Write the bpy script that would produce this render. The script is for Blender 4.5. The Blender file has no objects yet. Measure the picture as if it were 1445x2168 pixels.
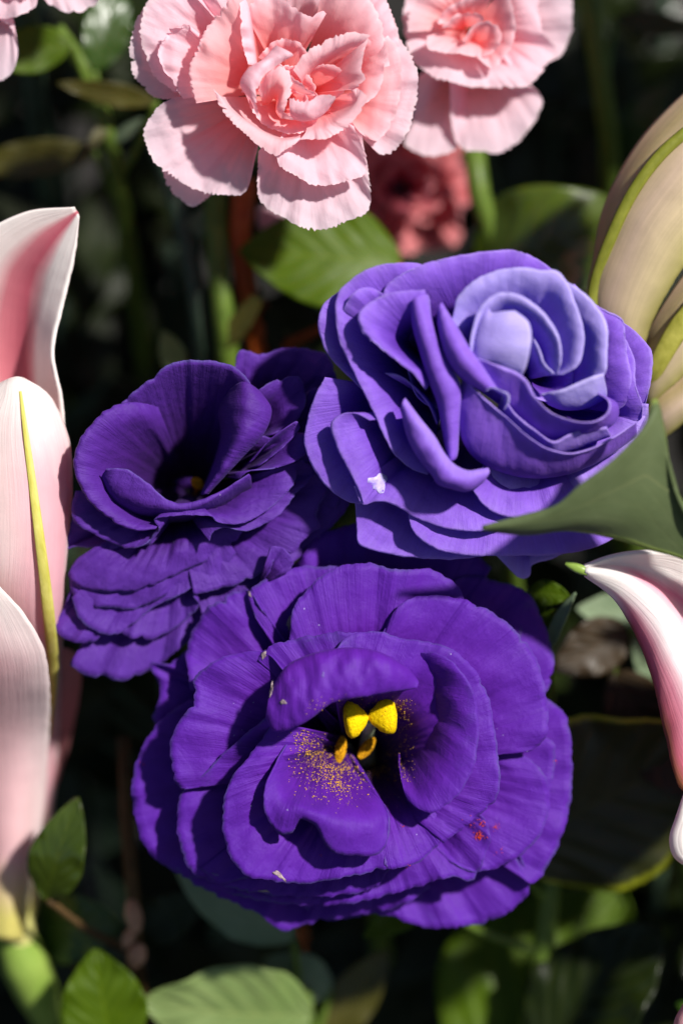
import bpy, math, random
import numpy as np
from mathutils import Vector, Matrix

# ------------------------------------------------------------------ camera, world, sun
S = 0.075e-3                 # metres per reference unit at the focal plane
D = 0.55                     # camera to focal plane
PITCH = math.radians(50)     # the camera looks down on the bed
CENTRE = np.array([0.0, 0.0, 0.30])
AX = np.array([1.0, 0.0, 0.0])
AU = np.array([0.0, math.sin(PITCH), math.cos(PITCH)])
AN = np.array([0.0, -math.cos(PITCH), math.sin(PITCH)])
scn = bpy.context.scene
col = scn.collection

cd = bpy.data.cameras.new('camera')
cam = bpy.data.objects.new('camera', cd); col.objects.link(cam)
cam.location = Vector(CENTRE + AN * D)
cam.rotation_euler = Matrix((Vector(AX), Vector(AU), Vector(AN))).transposed().to_euler()
cd.sensor_fit = 'HORIZONTAL'; cd.sensor_width = 24.0
cd.lens = 24.0 * D / (1445 * S)
cd.clip_start = 0.02; cd.clip_end = 200
cd.dof.use_dof = True; cd.dof.focus_distance = D + 0.001
cd.dof.aperture_fstop = 5.0; cd.dof.aperture_blades = 9
scn.camera = cam

SUN_FRAME = np.array([0.50, 0.42, 0.78])
sd = SUN_FRAME[0] * AX + SUN_FRAME[1] * AU + SUN_FRAME[2] * AN
sd = sd / np.linalg.norm(sd)
w = bpy.data.worlds.new('World'); scn.world = w; w.use_nodes = True
wn = w.node_tree
sky = wn.nodes.new('ShaderNodeTexSky'); sky.sky_type = 'NISHITA'; sky.sun_disc = False
sky.sun_elevation = math.asin(sd[2]); sky.sun_rotation = math.atan2(sd[0], sd[1])
bg = wn.nodes['Background']; bg.inputs['Strength'].default_value = 0.05
wn.links.new(sky.outputs['Color'], bg.inputs['Color'])
ld = bpy.data.lights.new('sun', 'SUN'); ld.energy = 5.0; ld.angle = math.radians(3.0); ld.color = (1.0, 0.96, 0.90)
sun = bpy.data.objects.new('sun', ld); col.objects.link(sun)
sun.rotation_euler = Vector(sd).to_track_quat('Z', 'Y').to_euler()
sun.location = Vector(sd * 3)
scn.view_settings.view_transform = 'Standard'; scn.view_settings.look = 'None'
scn.view_settings.exposure = 0.28; scn.view_settings.gamma = 1.0
scn.render.engine = 'CYCLES'
scn.cycles.max_bounces = 12; scn.cycles.diffuse_bounces = 7; scn.cycles.transmission_bounces = 8; scn.cycles.transparent_max_bounces = 8

# ------------------------------------------------------------------ helpers
def P(x, y, z=0.0):
    """picture point (x, y) at height z above the focal plane (same units) -> world metres"""
    c = z * S; k = (D - c) / D
    return CENTRE + AX * ((x - 722.5) * S * k) + AU * ((1084.0 - y) * S * k) + AN * c
def PA(a):
    a = np.asarray(a, float); c = a[..., 2] * S; k = (D - c) / D
    return (CENTRE + ((a[..., 0] - 722.5) * S * k)[..., None] * AX
            + ((1084.0 - a[..., 1]) * S * k)[..., None] * AU + c[..., None] * AN)

def catmull(pts, n, closed=False):
    p = np.asarray(pts, float)
    if len(p) == 1: return np.repeat(p, n, 0)
    d = np.maximum(np.linalg.norm(np.diff(p, axis=0), axis=1), 1e-6)
    t = np.concatenate([[0], np.cumsum(np.sqrt(d))])
    m = np.zeros_like(p)
    if len(p) > 2:
        m[1:-1] = ((p[1:-1]-p[:-2])/(t[1:-1]-t[:-2])[:, None] + (p[2:]-p[1:-1])/(t[2:]-t[1:-1])[:, None]
                   - (p[2:]-p[:-2])/(t[2:]-t[:-2])[:, None])
    m[0] = (p[1]-p[0])/(t[1]-t[0]); m[-1] = (p[-1]-p[-2])/(t[-1]-t[-2])
    def ev(q):
        i = np.clip(np.searchsorted(t, q, side='right')-1, 0, len(p)-2)
        h = (t[i+1]-t[i]); s = ((q-t[i])/h)[:, None]; h = h[:, None]
        return ((2*s**3-3*s**2+1)*p[i]+(s**3-2*s**2+s)*h*m[i]+(-2*s**3+3*s**2)*p[i+1]+(s**3-s**2)*h*m[i+1])
    dense = ev(np.linspace(0, t[-1], 240))
    L = np.concatenate([[0], np.cumsum(np.linalg.norm(np.diff(dense, axis=0), axis=1))])
    q = np.linspace(0, L[-1], n)
    return np.stack([np.interp(q, L, dense[:, k]) for k in range(3)], 1)

def wob(rng, t, f0, octaves=3):
    o = np.zeros_like(t)
    for k in range(octaves):
        f = f0 * (1.9 ** k)
        o += np.sin(2*np.pi*f*t*(1+0.25*rng.uniform(-1, 1)) + rng.uniform(0, 6.28)) / (1.7 ** k)
    return o / 1.6

def mesh_obj(name, V, F, mat, parent=None, uv=None, smooth=True, uv2=None):
    me = bpy.data.meshes.new(name)
    V = np.asarray(V, float)
    F = np.asarray(F, dtype=np.int32)
    me.vertices.add(len(V)); me.vertices.foreach_set('co', V.ravel())
    k = F.shape[1]
    me.loops.add(F.size); me.loops.foreach_set('vertex_index', F.ravel())
    me.polygons.add(len(F)); me.polygons.foreach_set('loop_start', np.arange(0, F.size, k, dtype=np.int32))
    me.update(calc_edges=True)
    if uv is not None:
        l = me.uv_layers.new(name='UVMap'); l.data.foreach_set('uv', np.asarray(uv, float)[F.ravel()].ravel())
    if uv2 is not None:
        l = me.uv_layers.new(name='Length'); l.data.foreach_set('uv', np.asarray(uv2, float)[F.ravel()].ravel())
    if smooth: me.polygons.foreach_set('use_smooth', np.ones(len(F), dtype=bool))
    me.validate(); me.update()
    o = bpy.data.objects.new(name, me); col.objects.link(o)
    if mat: me.materials.append(mat)
    if parent is not None:
        o.parent = parent
        o.matrix_parent_inverse = Matrix.Translation(-Vector(parent.location))
    return o

def grid_faces(nv, nu, wrap=False):
    i, j = np.meshgrid(np.arange(nv-1), np.arange(nu if wrap else nu-1), indexing='ij')
    j2 = (j+1) % nu
    return np.stack([i*nu+j, i*nu+j2, (i+1)*nu+j2, (i+1)*nu+j], -1).reshape(-1, 4)

def solid(o, t):
    m = o.modifiers.new('thickness', 'SOLIDIFY'); m.thickness = t; m.offset = 0; m.use_even_offset = False

class Flower:
    """an Empty at the calyx with its petals; (ox, oy, k) turns tracing coordinates into picture units"""
    def __init__(s, name, label, cat, base, tr=(0, 0, 1.0), group=None, seed=1):
        s.root = bpy.data.objects.new(name, None); col.objects.link(s.root)
        s.root.empty_display_size = 0.005
        s.root['label'] = label; s.root['category'] = cat
        if group: s.root['group'] = group
        s.tr = tr; s.rng = np.random.default_rng(seed)
        s.base = s.q([base])[0]; s.root.location = Vector(P(*s.base)); s.root.rotation_euler = (0, 0, 0)
    def q(s, pts):
        p = np.array([tuple(a)+(0,)*(3-len(a)) for a in pts], float)
        p[:, 0] = s.tr[0] + p[:, 0]*s.tr[2]; p[:, 1] = s.tr[1] + p[:, 1]*s.tr[2]
        return p

def petal(fl, rim, base=None, mat=None, mids=None, p=3.0, bulge=0.0, droop=0.0, wave=(6, 2.0), radial=2.0,
          curl=None, serr=None, ragged=1.6, nu=None, nv=26, thick=0.22e-3, dz=0.0, name='petal', bw=0.25, crease=0.0, fmin=0.0, buckle=1.7, notch=1.6, frill=2.2):
    """loft from a base (point or curve) to a traced rim; height follows 1-(1-v)^p unless mids are given"""
    rng = fl.rng
    R = fl.q(rim); R[:, 2] += dz
    L = np.linalg.norm(np.diff(R, axis=0), axis=1).sum()
    if nu is None: nu = int(np.clip(L/(3.0 if serr else 4.5), 28, 300))
    R = catmull(R, nu)
    t = np.linspace(0, 1, nu)
    if base is None: base = [fl.base_pt]
    if isinstance(base, tuple): base = [base]
    B = fl.q(base); B[:, 2] += dz*0.5
    if len(B) == 1:
        c = B[0]; B = catmull(B, nu) + (R - R.mean(0))*np.array([bw*0.5, bw*0.5, 0.0])
    else: B = catmull(B, nu)
    v = np.linspace(fmin, 1, nv)
    if mids:
        rows = [B] + [catmull(fl.q(m)+np.array([0, 0, dz]), nu) for m in mids] + [R]
        K = np.array(rows)
        G = np.zeros((nv, nu, 3))
        for j in range(nu):
            G[:, j] = catmull(K[:, j], nv)
    else:
        V3 = v[:, None, None]
        G = B[None]*(1-V3) + R[None]*V3
        g = 1-(1-v)**p
        G[:, :, 2] = B[None, :, 2] + (R[None, :, 2]-B[None, :, 2])*g[:, None]
    vv = np.linspace(0, 1, nv)
    G[:, :, 2] += bulge*np.sin(np.pi*vv)[:, None]
    G[:, :, 2] -= droop*(np.clip((vv-0.55)/0.45, 0, 1)**2)[:, None]
    # ripples that grow towards the rim, and folds running from base to rim
    nr = max(1.0, L/220.0)
    G[:, :, 2] += wave[0]*(vv**2)[:, None]*wob(rng, t, wave[1]*0.5*max(1, nr*0.5), 3)[None]
    G[:, :, 2] += radial*(np.sin(np.pi*np.clip(vv*1.1, 0, 1))**1)[:, None]*wob(rng, t, nr*2.2, 3)[None]
    G[:, :, 2] += 0.45*wave[0]*np.outer(np.sin(vv*5+rng.uniform(0, 6))*vv, wob(rng, t, nr*0.8, 2))
    if frill: G[:, :, 2] += frill*(np.clip((vv-0.6)/0.4, 0, 1)**1.5)[:, None]*(wob(rng, t, L/55.0, 3)*(0.6+0.5*wob(rng, t, L/200.0, 2)))[None]
    if buckle:                      # broad soft dents over the blade
        X0, Y0 = G[:, :, 0], G[:, :, 1]; h = np.zeros((nv, nu))
        for lam, am in ((150, 1.0), (85, 0.7), (48, 0.4), (26, 0.22)):
            for _ in range(2):
                th = rng.uniform(0, 6.28); h += am*np.sin((X0*math.cos(th)+Y0*math.sin(th))*6.283/lam*rng.uniform(0.8, 1.25)+rng.uniform(0, 6.28))
        G[:, :, 2] += buckle*h*(np.clip(vv*1.6, 0, 1))[:, None]
    if crease: G[:, :, 2] -= crease*(np.exp(-((t-0.5)/0.05)**2))[None]*np.sin(np.pi*vv)[:, None]
    # uneven or saw-toothed rim
    out = G[-1]-G[-4]; out /= np.maximum(np.linalg.norm(out, axis=1), 1e-6)[:, None]
    fall = np.clip((vv-0.8)/0.2, 0, 1)**2
    off = ragged*(wob(rng, t, L/60.0, 3) + 0.6*wob(rng, t, L/22.0, 2))
    if serr:
        amp, per = serr
        ph = np.cumsum(1+0.35*wob(rng, t, L/90.0, 2)); ph = ph/ph[-1]*(L/per)
        tooth = np.abs(((ph) % 1.0)*2-1)
        ha = rng.uniform(0.15, 1.5, 4000)[np.floor(ph).astype(int) % 4000]*np.clip(0.75+0.6*wob(rng, t, L/140.0, 2), 0.1, 1.4)
        off = off + amp*(tooth-0.5)*ha
    for _ in range(rng.poisson(notch) if notch else 0):     # small splits in the rim
        t0 = rng.uniform(0.12, 0.88); off = off-rng.uniform(4, 11)*np.exp(-np.abs((t-t0)*L/rng.uniform(3, 7)))
    endf = np.clip(np.minimum(t, 1-t)/0.06, 0, 1)
    G += (fall[:, None]*(off*endf)[None])[:, :, None]*out[None]
    if curl:
        r, ang, sgn = curl           # roll the rim back: radius, angle in degrees, +1 towards the viewer, -1 away
        d = G[-1]-G[-3]; d /= np.maximum(np.linalg.norm(d, axis=1), 1e-6)[:, None]
        if sgn in ('out', 'in'):
            c2 = fl.q([fl.base_pt])[0]; n = (G[-1]-c2)*np.array([1, 1, 0.0]); n /= np.linalg.norm(n, axis=1)[:, None]
            n = n*(1 if sgn == 'out' else -1); n = n-d*np.sum(n*d, 1)[:, None]
        else: n = np.array([0, 0, sgn*1.0])[None]-d*(d[:, 2:3]*sgn)
        n /= np.maximum(np.linalg.norm(n, axis=1), 1e-6)[:, None]
        a = np.linspace(0, math.radians(ang), 9)[1:]
        taper = (np.sin(np.pi*np.clip(t, 0.02, 0.98))**0.5)*(1+0.25*wob(rng, t, 1.3, 2))
        rr = (r*taper)[:, None]
        ex = np.array([G[-1]+rr*(math.sin(q)*d+(1-math.cos(q))*n) for q in a])
        G = np.concatenate([G, ex]); nv = len(G); vv = np.linspace(0, 1, nv)
    U = np.repeat((t*L/100.0+rng.uniform(0, 50))[None], nv, 0)
    uv = np.stack([U, np.repeat(vv[:, None], nu, 1)], -1).reshape(-1, 2)
    uv2 = np.stack([np.repeat(t[None], nv, 0), np.repeat(vv[:, None], nu, 1)], -1).reshape(-1, 2)
    o = mesh_obj(name, PA(G).reshape(-1, 3), grid_faces(nv, nu), mat, fl.root, uv, uv2=uv2)
    if thick: solid(o, thick)
    return o

def tube(name, pts, radii, mat, parent=None, world=False, ns=12, seg=None, bumps=0):
    """tapered tube through points (picture units, or world metres); radii in metres"""
    W = np.array([p if world else P(*p) for p in pts], float)
    n = seg or max(8, 6*len(W))
    C = catmull(W, n)
    q = np.linspace(0, 1, len(radii)); r = np.interp(np.linspace(0, 1, n), q, radii)
    T = np.gradient(C, axis=0); T /= np.linalg.norm(T, axis=1)[:, None]
    a = np.cross(T[0], [0.3, 0.5, 0.81]); a /= np.linalg.norm(a)
    V = []
    for i in range(n):
        a = a-T[i]*(a@T[i]); a /= np.linalg.norm(a); b = np.cross(T[i], a)
        for k in range(ns):
            f = 2*math.pi*k/ns
            V.append(C[i]+r[i]*(math.cos(f)*a+math.sin(f)*b))
    L = np.concatenate([[0], np.cumsum(np.linalg.norm(np.diff(C, axis=0), axis=1))])
    uv = np.array([[k/ns, L[i]*100] for i in range(n) for k in range(ns)])
    F = grid_faces(n, ns, True).tolist()
    V.append(C[0]); V.append(C[-1]); a0 = len(V)-2
    Q = [tuple(f) for f in F]
    for k in range(ns):
        Q.append((a0, (k+1) % ns, k, k)); e = (n-1)*ns; Q.append((a0+1, e+k, e+(k+1) % ns, e+(k+1) % ns))
    uv = np.concatenate([uv, [[0.5, 0], [0.5, L[-1]*100]]])
    me = bpy.data.meshes.new(name)
    me.from_pydata([tuple(v) for v in V], [], [tuple(dict.fromkeys(f)) for f in Q]); 
    l = me.uv_layers.new(name='UVMap')
    for lp in me.loops: l.data[lp.index].uv = uv[lp.vertex_index]
    me.polygons.foreach_set('use_smooth', np.ones(len(me.polygons), dtype=bool)); me.update()
    o = bpy.data.objects.new(name, me); col.objects.link(o); me.materials.append(mat)
    if parent is not None:
        o.parent = parent; o.matrix_parent_inverse = Matrix.Translation(-Vector(parent.location))
    return o

def stem_to_ground(name, start, mat, parent, r0=2.0e-3, r1=2.4e-3, lean=(0, 0), ctrl=None):
    a = np.array(P(*start)); b = np.array([a[0]+lean[0], a[1]+lean[1], -0.01])
    pts = [a]
    if ctrl is not None: pts.append(np.array(P(*ctrl)))
    m = pts[-1]*0.5+b*0.5; m[0] += 0.15*lean[1]
    return tube(name, pts+[m, b], [r0, r1], mat, parent, world=True, seg=28)

# ------------------------------------------------------------------ materials
def rgb(r, g, b):
    f = lambda c: (c/255/12.92) if c/255 <= 0.04045 else ((c/255+0.055)/1.055)**2.4
    return (f(r), f(g), f(b), 1.0)

class NT:
    def __init__(s, name):
        s.m = bpy.data.materials.new(name); s.m.use_nodes = True
        s.t = s.m.node_tree; s.b = s.t.nodes['Principled BSDF']; s.out = s.t.nodes['Material Output']
    def n(s, k, **kw):
        x = s.t.nodes.new(k)
        for a, b in kw.items(): setattr(x, a, b)
        return x
    def l(s, a, b): s.t.links.new(a, b)
    def math(s, op, a, b=None, c=None, clamp=False):
        x = s.n('ShaderNodeMath', operation=op); x.use_clamp = clamp
        for i, q in enumerate((a, b, c)):
            if q is None: continue
            if isinstance(q, (int, float)): x.inputs[i].default_value = q
            else: s.l(q, x.inputs[i])
        return x.outputs[0]
    def mix(s, f, a, b, mode='MIX'):
        x = s.n('ShaderNodeMix', data_type='RGBA', blend_type=mode)
        for i, q in ((0, f), (6, a), (7, b)):
            if isinstance(q, (int, float)): x.inputs[i].default_value = q
            elif isinstance(q, tuple): x.inputs[i].default_value = q
            else: s.l(q, x.inputs[i])
        return x.outputs[2]
    def ramp(s, f, stops, interp='LINEAR'):
        x = s.n('ShaderNodeValToRGB'); x.color_ramp.interpolation = interp
        e = x.color_ramp.elements
        while len(e) < len(stops): e.new(0.5)
        for i, (p, c) in enumerate(stops):
            e[i].position = p; e[i].color = c if isinstance(c, tuple) else (c, c, c, 1)
        s.l(f, x.inputs[0]); return x.outputs[0]
    def noise(s, vec, scale, detail=3.0, rough=0.55, dist=0.0):
        x = s.n('ShaderNodeTexNoise'); s.l(vec, x.inputs['Vector'])
        x.inputs['Scale'].default_value = scale; x.inputs['Detail'].default_value = detail
        x.inputs['Roughness'].default_value = rough; x.inputs['Distortion'].default_value = dist
        return x.outputs['Fac']
    def scaled(s, vec, sc):
        x = s.n('ShaderNodeMapping'); x.inputs['Scale'].default_value = sc; s.l(vec, x.inputs['Vector']); return x.outputs['Vector']
    def uv(s):
        return s.n('ShaderNodeTexCoord').outputs['UV']
    def obj(s):
        return s.n('ShaderNodeTexCoord').outputs['Object']
    def sep(s, v):
        x = s.n('ShaderNodeSeparateXYZ'); s.l(v, x.inputs[0]); return x.outputs

def petal_mat(name, stops, edge=None, edge_w=0.02, trans=0.25, trans_col=None, vein=0.5, vein_sc=9.0, rough=0.55, sheen=0.3,
              sheen_col=(0.6, 0.5, 1, 1), var=0.18, specks=0.0, bump=1.0, spec=0.25, stain=None, lengthwise=False, sss=0.0, sss_r=(1, .4, .4), along=None, gain=1.0):
    """stops: colour from the base (v=0) to the rim (v=1)"""
    N = NT(name); uv = N.uv(); ob = N.obj(); s = N.sep(uv)
    g_ = lambda c: (c[0]*gain, c[1]*gain, c[2]*gain, 1.0)
    stops = [(p_, g_(c_)) for p_, c_ in stops]; edge = g_(edge) if edge else None; stain = g_(stain) if stain else None
    v = s[1]
    vn = N.math('ADD', v, N.math('MULTIPLY', N.math('SUBTRACT', N.noise(N.scaled(uv, (0.4, 1.2, 1) if lengthwise else (3.0, 1.2, 1)), 1.0, 3), 0.5), 0.18))
    c = N.ramp(vn, stops)
    if along:                                                                    # colours from end to end
        um = N.n('ShaderNodeUVMap', uv_map='Length'); tt = N.sep(um.outputs[0])[0]
        tt = N.math('ADD', tt, N.math('MULTIPLY', N.math('SUBTRACT', N.noise(N.scaled(uv, (0.6, 9, 1)), 1.0, 2), 0.5), 0.10))
        for (lo, hi, cc) in along: c = N.mix(N.ramp(tt, [(lo, 0.0), (hi, 1.0)] if lo < hi else [(hi, 1.0), (lo, 0.0)]), c, cc)
    streak = N.noise(N.scaled(uv, (0.2, vein_sc*8, 1) if lengthwise else (vein_sc, 1.6, 1)), 1.0, 4.0, 0.62, 0.45)      # veins run base to rim
    fine = N.noise(N.scaled(uv, (0.5, vein_sc*26, 1) if lengthwise else (vein_sc*3.2, 5.0, 1)), 1.0, 3.0, 0.6)
    blot = N.noise(ob, 260.0, 4.0, 0.6)
    k = N.math('ADD', N.math('MULTIPLY', N.math('SUBTRACT', streak, 0.5), 0.8*var), N.math('MULTIPLY', N.math('SUBTRACT', blot, 0.5), 1.6*var))
    k = N.math('ADD', k, N.math('MULTIPLY', N.math('SUBTRACT', fine, 0.5), 0.9*var))
    br = N.n('ShaderNodeHueSaturation'); N.l(c, br.inputs['Color']); N.l(N.math('ADD', k, 1.0), br.inputs['Value'])
    c = br.outputs[0]
    if stain:                                                                    # bruised, greyed patches
        f = N.ramp(N.noise(ob, 95.0, 5.0, 0.65, 0.6), [(0.60, 0.0), (0.78, 1.0)])
        f = N.math('MULTIPLY', f, N.ramp(v, [(0.55, 0.0), (0.98, 1.0)]))
        c = N.mix(N.math('MULTIPLY', f, 0.65), c, stain)
    if edge:
        en = N.math('ADD', v, N.math('MULTIPLY', N.math('SUBTRACT', N.noise(N.scaled(uv, (6, 2, 1)), 1.0, 5, 0.7), 0.5), edge_w*2.4))
        f = N.ramp(en, [(1-edge_w*1.6, 0.0), (1-edge_w*0.4, 1.0)])
        f = N.math('MULTIPLY', f, N.ramp(N.noise(ob, 140, 3, 0.6), [(0.42, 0.12), (0.62, 1.0)]))
        c = N.mix(N.math('MULTIPLY', f, 0.75), c, edge)
    if specks:
        vo = N.n('ShaderNodeTexVoronoi'); vo.inputs['Scale'].default_value = 480; N.l(ob, vo.inputs['Vector'])
        f = N.math('MULTIPLY', N.math('LESS_THAN', vo.outputs['Distance'], 0.06), N.math('GREATER_THAN', N.noise(ob, 110, 2), 0.56))
        c = N.mix(N.math('MULTIPLY', f, specks), c, (0.55, 0.5, 0.75, 1))
    b = N.b; N.l(c, b.inputs['Base Color']); b.inputs['Roughness'].default_value = rough
    b.inputs['Specular IOR Level'].default_value = spec
    b.inputs['Sheen Weight'].default_value = sheen; b.inputs['Sheen Tint'].default_value = sheen_col; b.inputs['Sheen Roughness'].default_value = 0.45
    if sss:
        b.inputs['Subsurface Weight'].default_value = sss; b.inputs['Subsurface Radius'].default_value = sss_r; b.inputs['Subsurface Scale'].default_value = 0.0012
    msk = N.ramp(N.noise(ob, 55.0, 3, 0.6), [(0.38, 0.25), (0.62, 1.0)])
    h = N.math('ADD', N.math('MULTIPLY', streak, msk), N.math('MULTIPLY', fine, 0.35))
    h = N.math('ADD', h, N.math('MULTIPLY', N.noise(N.scaled(uv, (2.2, 5, 1) if not lengthwise else (0.12, 4, 1)), 1.0, 4, 0.6, 0.8), 0.9))
    h = N.math('ADD', h, N.math('ADD', N.math('MULTIPLY', N.noise(ob, 3000.0, 2.0), 0.12), N.math('MULTIPLY', N.noise(ob, 480.0, 4.0, 0.6, 0.5), 0 if lengthwise else 0.9)))
    bp = N.n('ShaderNodeBump'); bp.inputs['Strength'].default_value = vein; bp.inputs['Distance'].default_value = 0.00035*bump
    N.l(h, bp.inputs['Height']); N.l(bp.outputs[0], b.inputs['Normal'])
    if trans:
        tr = N.n('ShaderNodeBsdfTranslucent'); N.l(bp.outputs[0], tr.inputs['Normal'])
        if trans_col: N.l(N.mix(0.5, c, trans_col), tr.inputs['Color'])
        else: N.l(c, tr.inputs['Color'])
        mx = N.n('ShaderNodeMixShader'); mx.inputs[0].default_value = trans
        N.l(b.outputs[0], mx.inputs[1]); N.l(tr.outputs[0], mx.inputs[2]); N.l(mx.outputs[0], N.out.inputs['Surface'])
    return N.m

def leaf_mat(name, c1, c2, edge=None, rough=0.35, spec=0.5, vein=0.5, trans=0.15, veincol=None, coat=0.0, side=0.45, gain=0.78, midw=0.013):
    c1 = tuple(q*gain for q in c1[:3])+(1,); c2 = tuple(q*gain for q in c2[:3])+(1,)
    N = NT(name); uv = N.uv(); ob = N.obj(); s = N.sep(uv)
    n = N.noise(ob, 60.0, 5.0, 0.6)
    c = N.ramp(n, [(0.3, c1), (0.7, c2)])
    ax = N.math('ABSOLUTE', N.math('SUBTRACT', s[0], 0.5))
    # side veins slanting off the midrib
    ph = N.math('ADD', N.math('MULTIPLY', s[1], 46.0), N.math('MULTIPLY', ax, -44.0))
    ph = N.math('ADD', ph, N.math('MULTIPLY', N.noise(N.scaled(uv, (3, 3, 1)), 1.0, 2), 3.0))
    sv = N.math('POWER', N.math('ABSOLUTE', N.math('SINE', N.math('MULTIPLY', ph, 0.5))), 9.0)
    mid = N.math('LESS_THAN', ax, midw)
    vm = N.math('MAXIMUM', N.math('MULTIPLY', sv, side), mid)
    c = N.mix(N.math('MULTIPLY', vm, 0.3), c, veincol or (c2[0]*1.8+0.02, c2[1]*1.5+0.02, c2[2]*1.5, 1))
    if edge:
        f = N.ramp(N.math('ADD', ax, N.math('MULTIPLY', N.math('SUBTRACT', n, 0.5), 0.03)), [(0.455, 0.0), (0.49, 1.0)])
        c = N.mix(f, c, edge)
    b = N.b; N.l(c, b.inputs['Base Color']); b.inputs['Specular IOR Level'].default_value = spec
    b.inputs['Coat Weight'].default_value = coat; b.inputs['Coat Roughness'].default_value = 0.15
    N.l(N.ramp(N.noise(ob, 200, 3), [(0.3, rough*0.8), (0.7, min(1, rough*1.3))]), b.inputs['Roughness'])
    bp = N.n('ShaderNodeBump'); bp.inputs['Strength'].default_value = vein*0.6; bp.inputs['Distance'].default_value = 0.0006
    h = N.math('ADD', N.math('MULTIPLY', vm, -0.6), N.math('MULTIPLY', N.noise(ob, 420, 3), 0.5))
    N.l(h, bp.inputs['Height']); N.l(bp.outputs[0], b.inputs['Normal'])
    if trans:
        tr = N.n('ShaderNodeBsdfTranslucent'); N.l(N.mix(0.5, c, (c2[0]*2.2+0.02, c2[1]*2.0+0.04, c2[2], 1)), tr.inputs['Color'])
        mx = N.n('ShaderNodeMixShader'); mx.inputs[0].default_value = trans
        N.l(b.outputs[0], mx.inputs[1]); N.l(tr.outputs[0], mx.inputs[2]); N.l(mx.outputs[0], N.out.inputs['Surface'])
    return N.m

def plain_mat(name, c1, c2, scale=300.0, rough=0.6, spec=0.3, bump=0.3, bdist=0.0003, trans=0.0, stretch=None):
    N = NT(name); ob = N.obj()
    vec = N.scaled(N.uv(), stretch) if stretch else ob
    n = N.noise(vec, 1.0 if stretch else scale, 4.0, 0.6)
    c = N.ramp(n, [(0.3, c1), (0.7, c2)])
    b = N.b; N.l(c, b.inputs['Base Color']); b.inputs['Roughness'].default_value = rough; b.inputs['Specular IOR Level'].default_value = spec
    bp = N.n('ShaderNodeBump'); bp.inputs['Strength'].default_value = bump; bp.inputs['Distance'].default_value = bdist
    N.l(n, bp.inputs['Height']); N.l(bp.outputs[0], b.inputs['Normal'])
    if trans:
        tr = N.n('ShaderNodeBsdfTranslucent'); N.l(c, tr.inputs['Color'])
        mx = N.n('ShaderNodeMixShader'); mx.inputs[0].default_value = trans
        N.l(b.outputs[0], mx.inputs[1]); N.l(tr.outputs[0], mx.inputs[2]); N.l(mx.outputs[0], N.out.inputs['Surface'])
    return N.m

DEEP = rgb(38, 6, 74)
M = {}
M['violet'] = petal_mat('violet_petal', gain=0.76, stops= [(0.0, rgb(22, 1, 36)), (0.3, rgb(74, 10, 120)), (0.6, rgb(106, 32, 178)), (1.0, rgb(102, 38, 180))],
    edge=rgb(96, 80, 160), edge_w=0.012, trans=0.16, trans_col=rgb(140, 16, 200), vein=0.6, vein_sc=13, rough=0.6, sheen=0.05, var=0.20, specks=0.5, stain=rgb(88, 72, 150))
M['indigo'] = petal_mat('indigo_petal', gain=0.84, stops= [(0.0, rgb(30, 5, 54)), (0.35, rgb(70, 24, 118)), (0.7, rgb(90, 40, 154)), (1.0, rgb(96, 50, 162))],
    edge=rgb(100, 86, 164), edge_w=0.010, trans=0.14, trans_col=rgb(100, 20, 190), vein=0.75, vein_sc=13, rough=0.6, sheen=0.05, var=0.22, specks=0.7)
M['lilac'] = petal_mat('lilac_petal', gain=0.96, stops= [(0.0, rgb(54, 20, 112)), (0.4, rgb(108, 56, 188)), (0.75, rgb(152, 104, 226)), (1.0, rgb(192, 162, 246))],  # pale rim highlights and shaded depths are put into this gradient
    edge=None, trans=0.34, trans_col=rgb(140, 72, 230), vein=0.5, vein_sc=12, rough=0.55, sheen=0.08, var=0.24)
M['lilac_pale'] = petal_mat('pale_lilac_petal', [(0.0, rgb(104, 74, 186)), (0.4, rgb(162, 136, 230)), (1.0, rgb(208, 194, 250))],
    edge=None, trans=0.34, trans_col=rgb(140, 72, 230), vein=0.4, vein_sc=12, rough=0.55, sheen=0.08, var=0.16)
PK = dict(trans_col=rgb(255, 160, 165), vein_sc=7, rough=0.6, sheen=0.0, var=0.05, spec=0.15)
M['pink'] = petal_mat('pink_carnation_petal', [(0.0, rgb(244, 134, 130)), (0.35, rgb(250, 194, 202)), (0.7, rgb(253, 219, 232)), (1.0, rgb(253, 226, 239))],
    edge=rgb(255, 236, 240), edge_w=0.03, trans=0.48, vein=0.35, **PK)
M['salmon'] = petal_mat('salmon_carnation_petal', [(0.0, rgb(244, 136, 124)), (0.5, rgb(252, 186, 186)), (1.0, rgb(254, 218, 228))],
    edge=rgb(255, 234, 238), edge_w=0.03, trans=0.48, vein=0.3, **PK)
M['shaded_pink'] = petal_mat('shade_darkened_carnation_petal', gain=0.8, stops= [(0.0, rgb(150, 30, 36)), (0.6, rgb(214, 92, 96)), (1.0, rgb(240, 150, 152))],  # same pink petals, colour darkened for the shadow they stand in
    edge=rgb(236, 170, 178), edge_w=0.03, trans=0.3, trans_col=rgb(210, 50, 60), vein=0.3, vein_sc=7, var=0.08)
M['stem'] = plain_mat('green_stem', rgb(70, 92, 30), rgb(98, 120, 44), stretch=(3, 6, 1), rough=0.45)
M['stem_dark'] = plain_mat('bluish_green_stem', rgb(44, 62, 46), rgb(66, 84, 66), stretch=(3, 6, 1), rough=0.5)
M['stem_red'] = plain_mat('red_brown_stem', rgb(140, 56, 18), rgb(176, 88, 30), stretch=(3, 6, 1), rough=0.5)
M['stem_brown'] = plain_mat('dull_brown_twig', rgb(58, 42, 20), rgb(92, 68, 34), stretch=(3, 6, 1), rough=0.7)
M['calyx'] = plain_mat('calyx_green', rgb(84, 112, 44), rgb(116, 140, 60), scale=400, rough=0.45)
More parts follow.
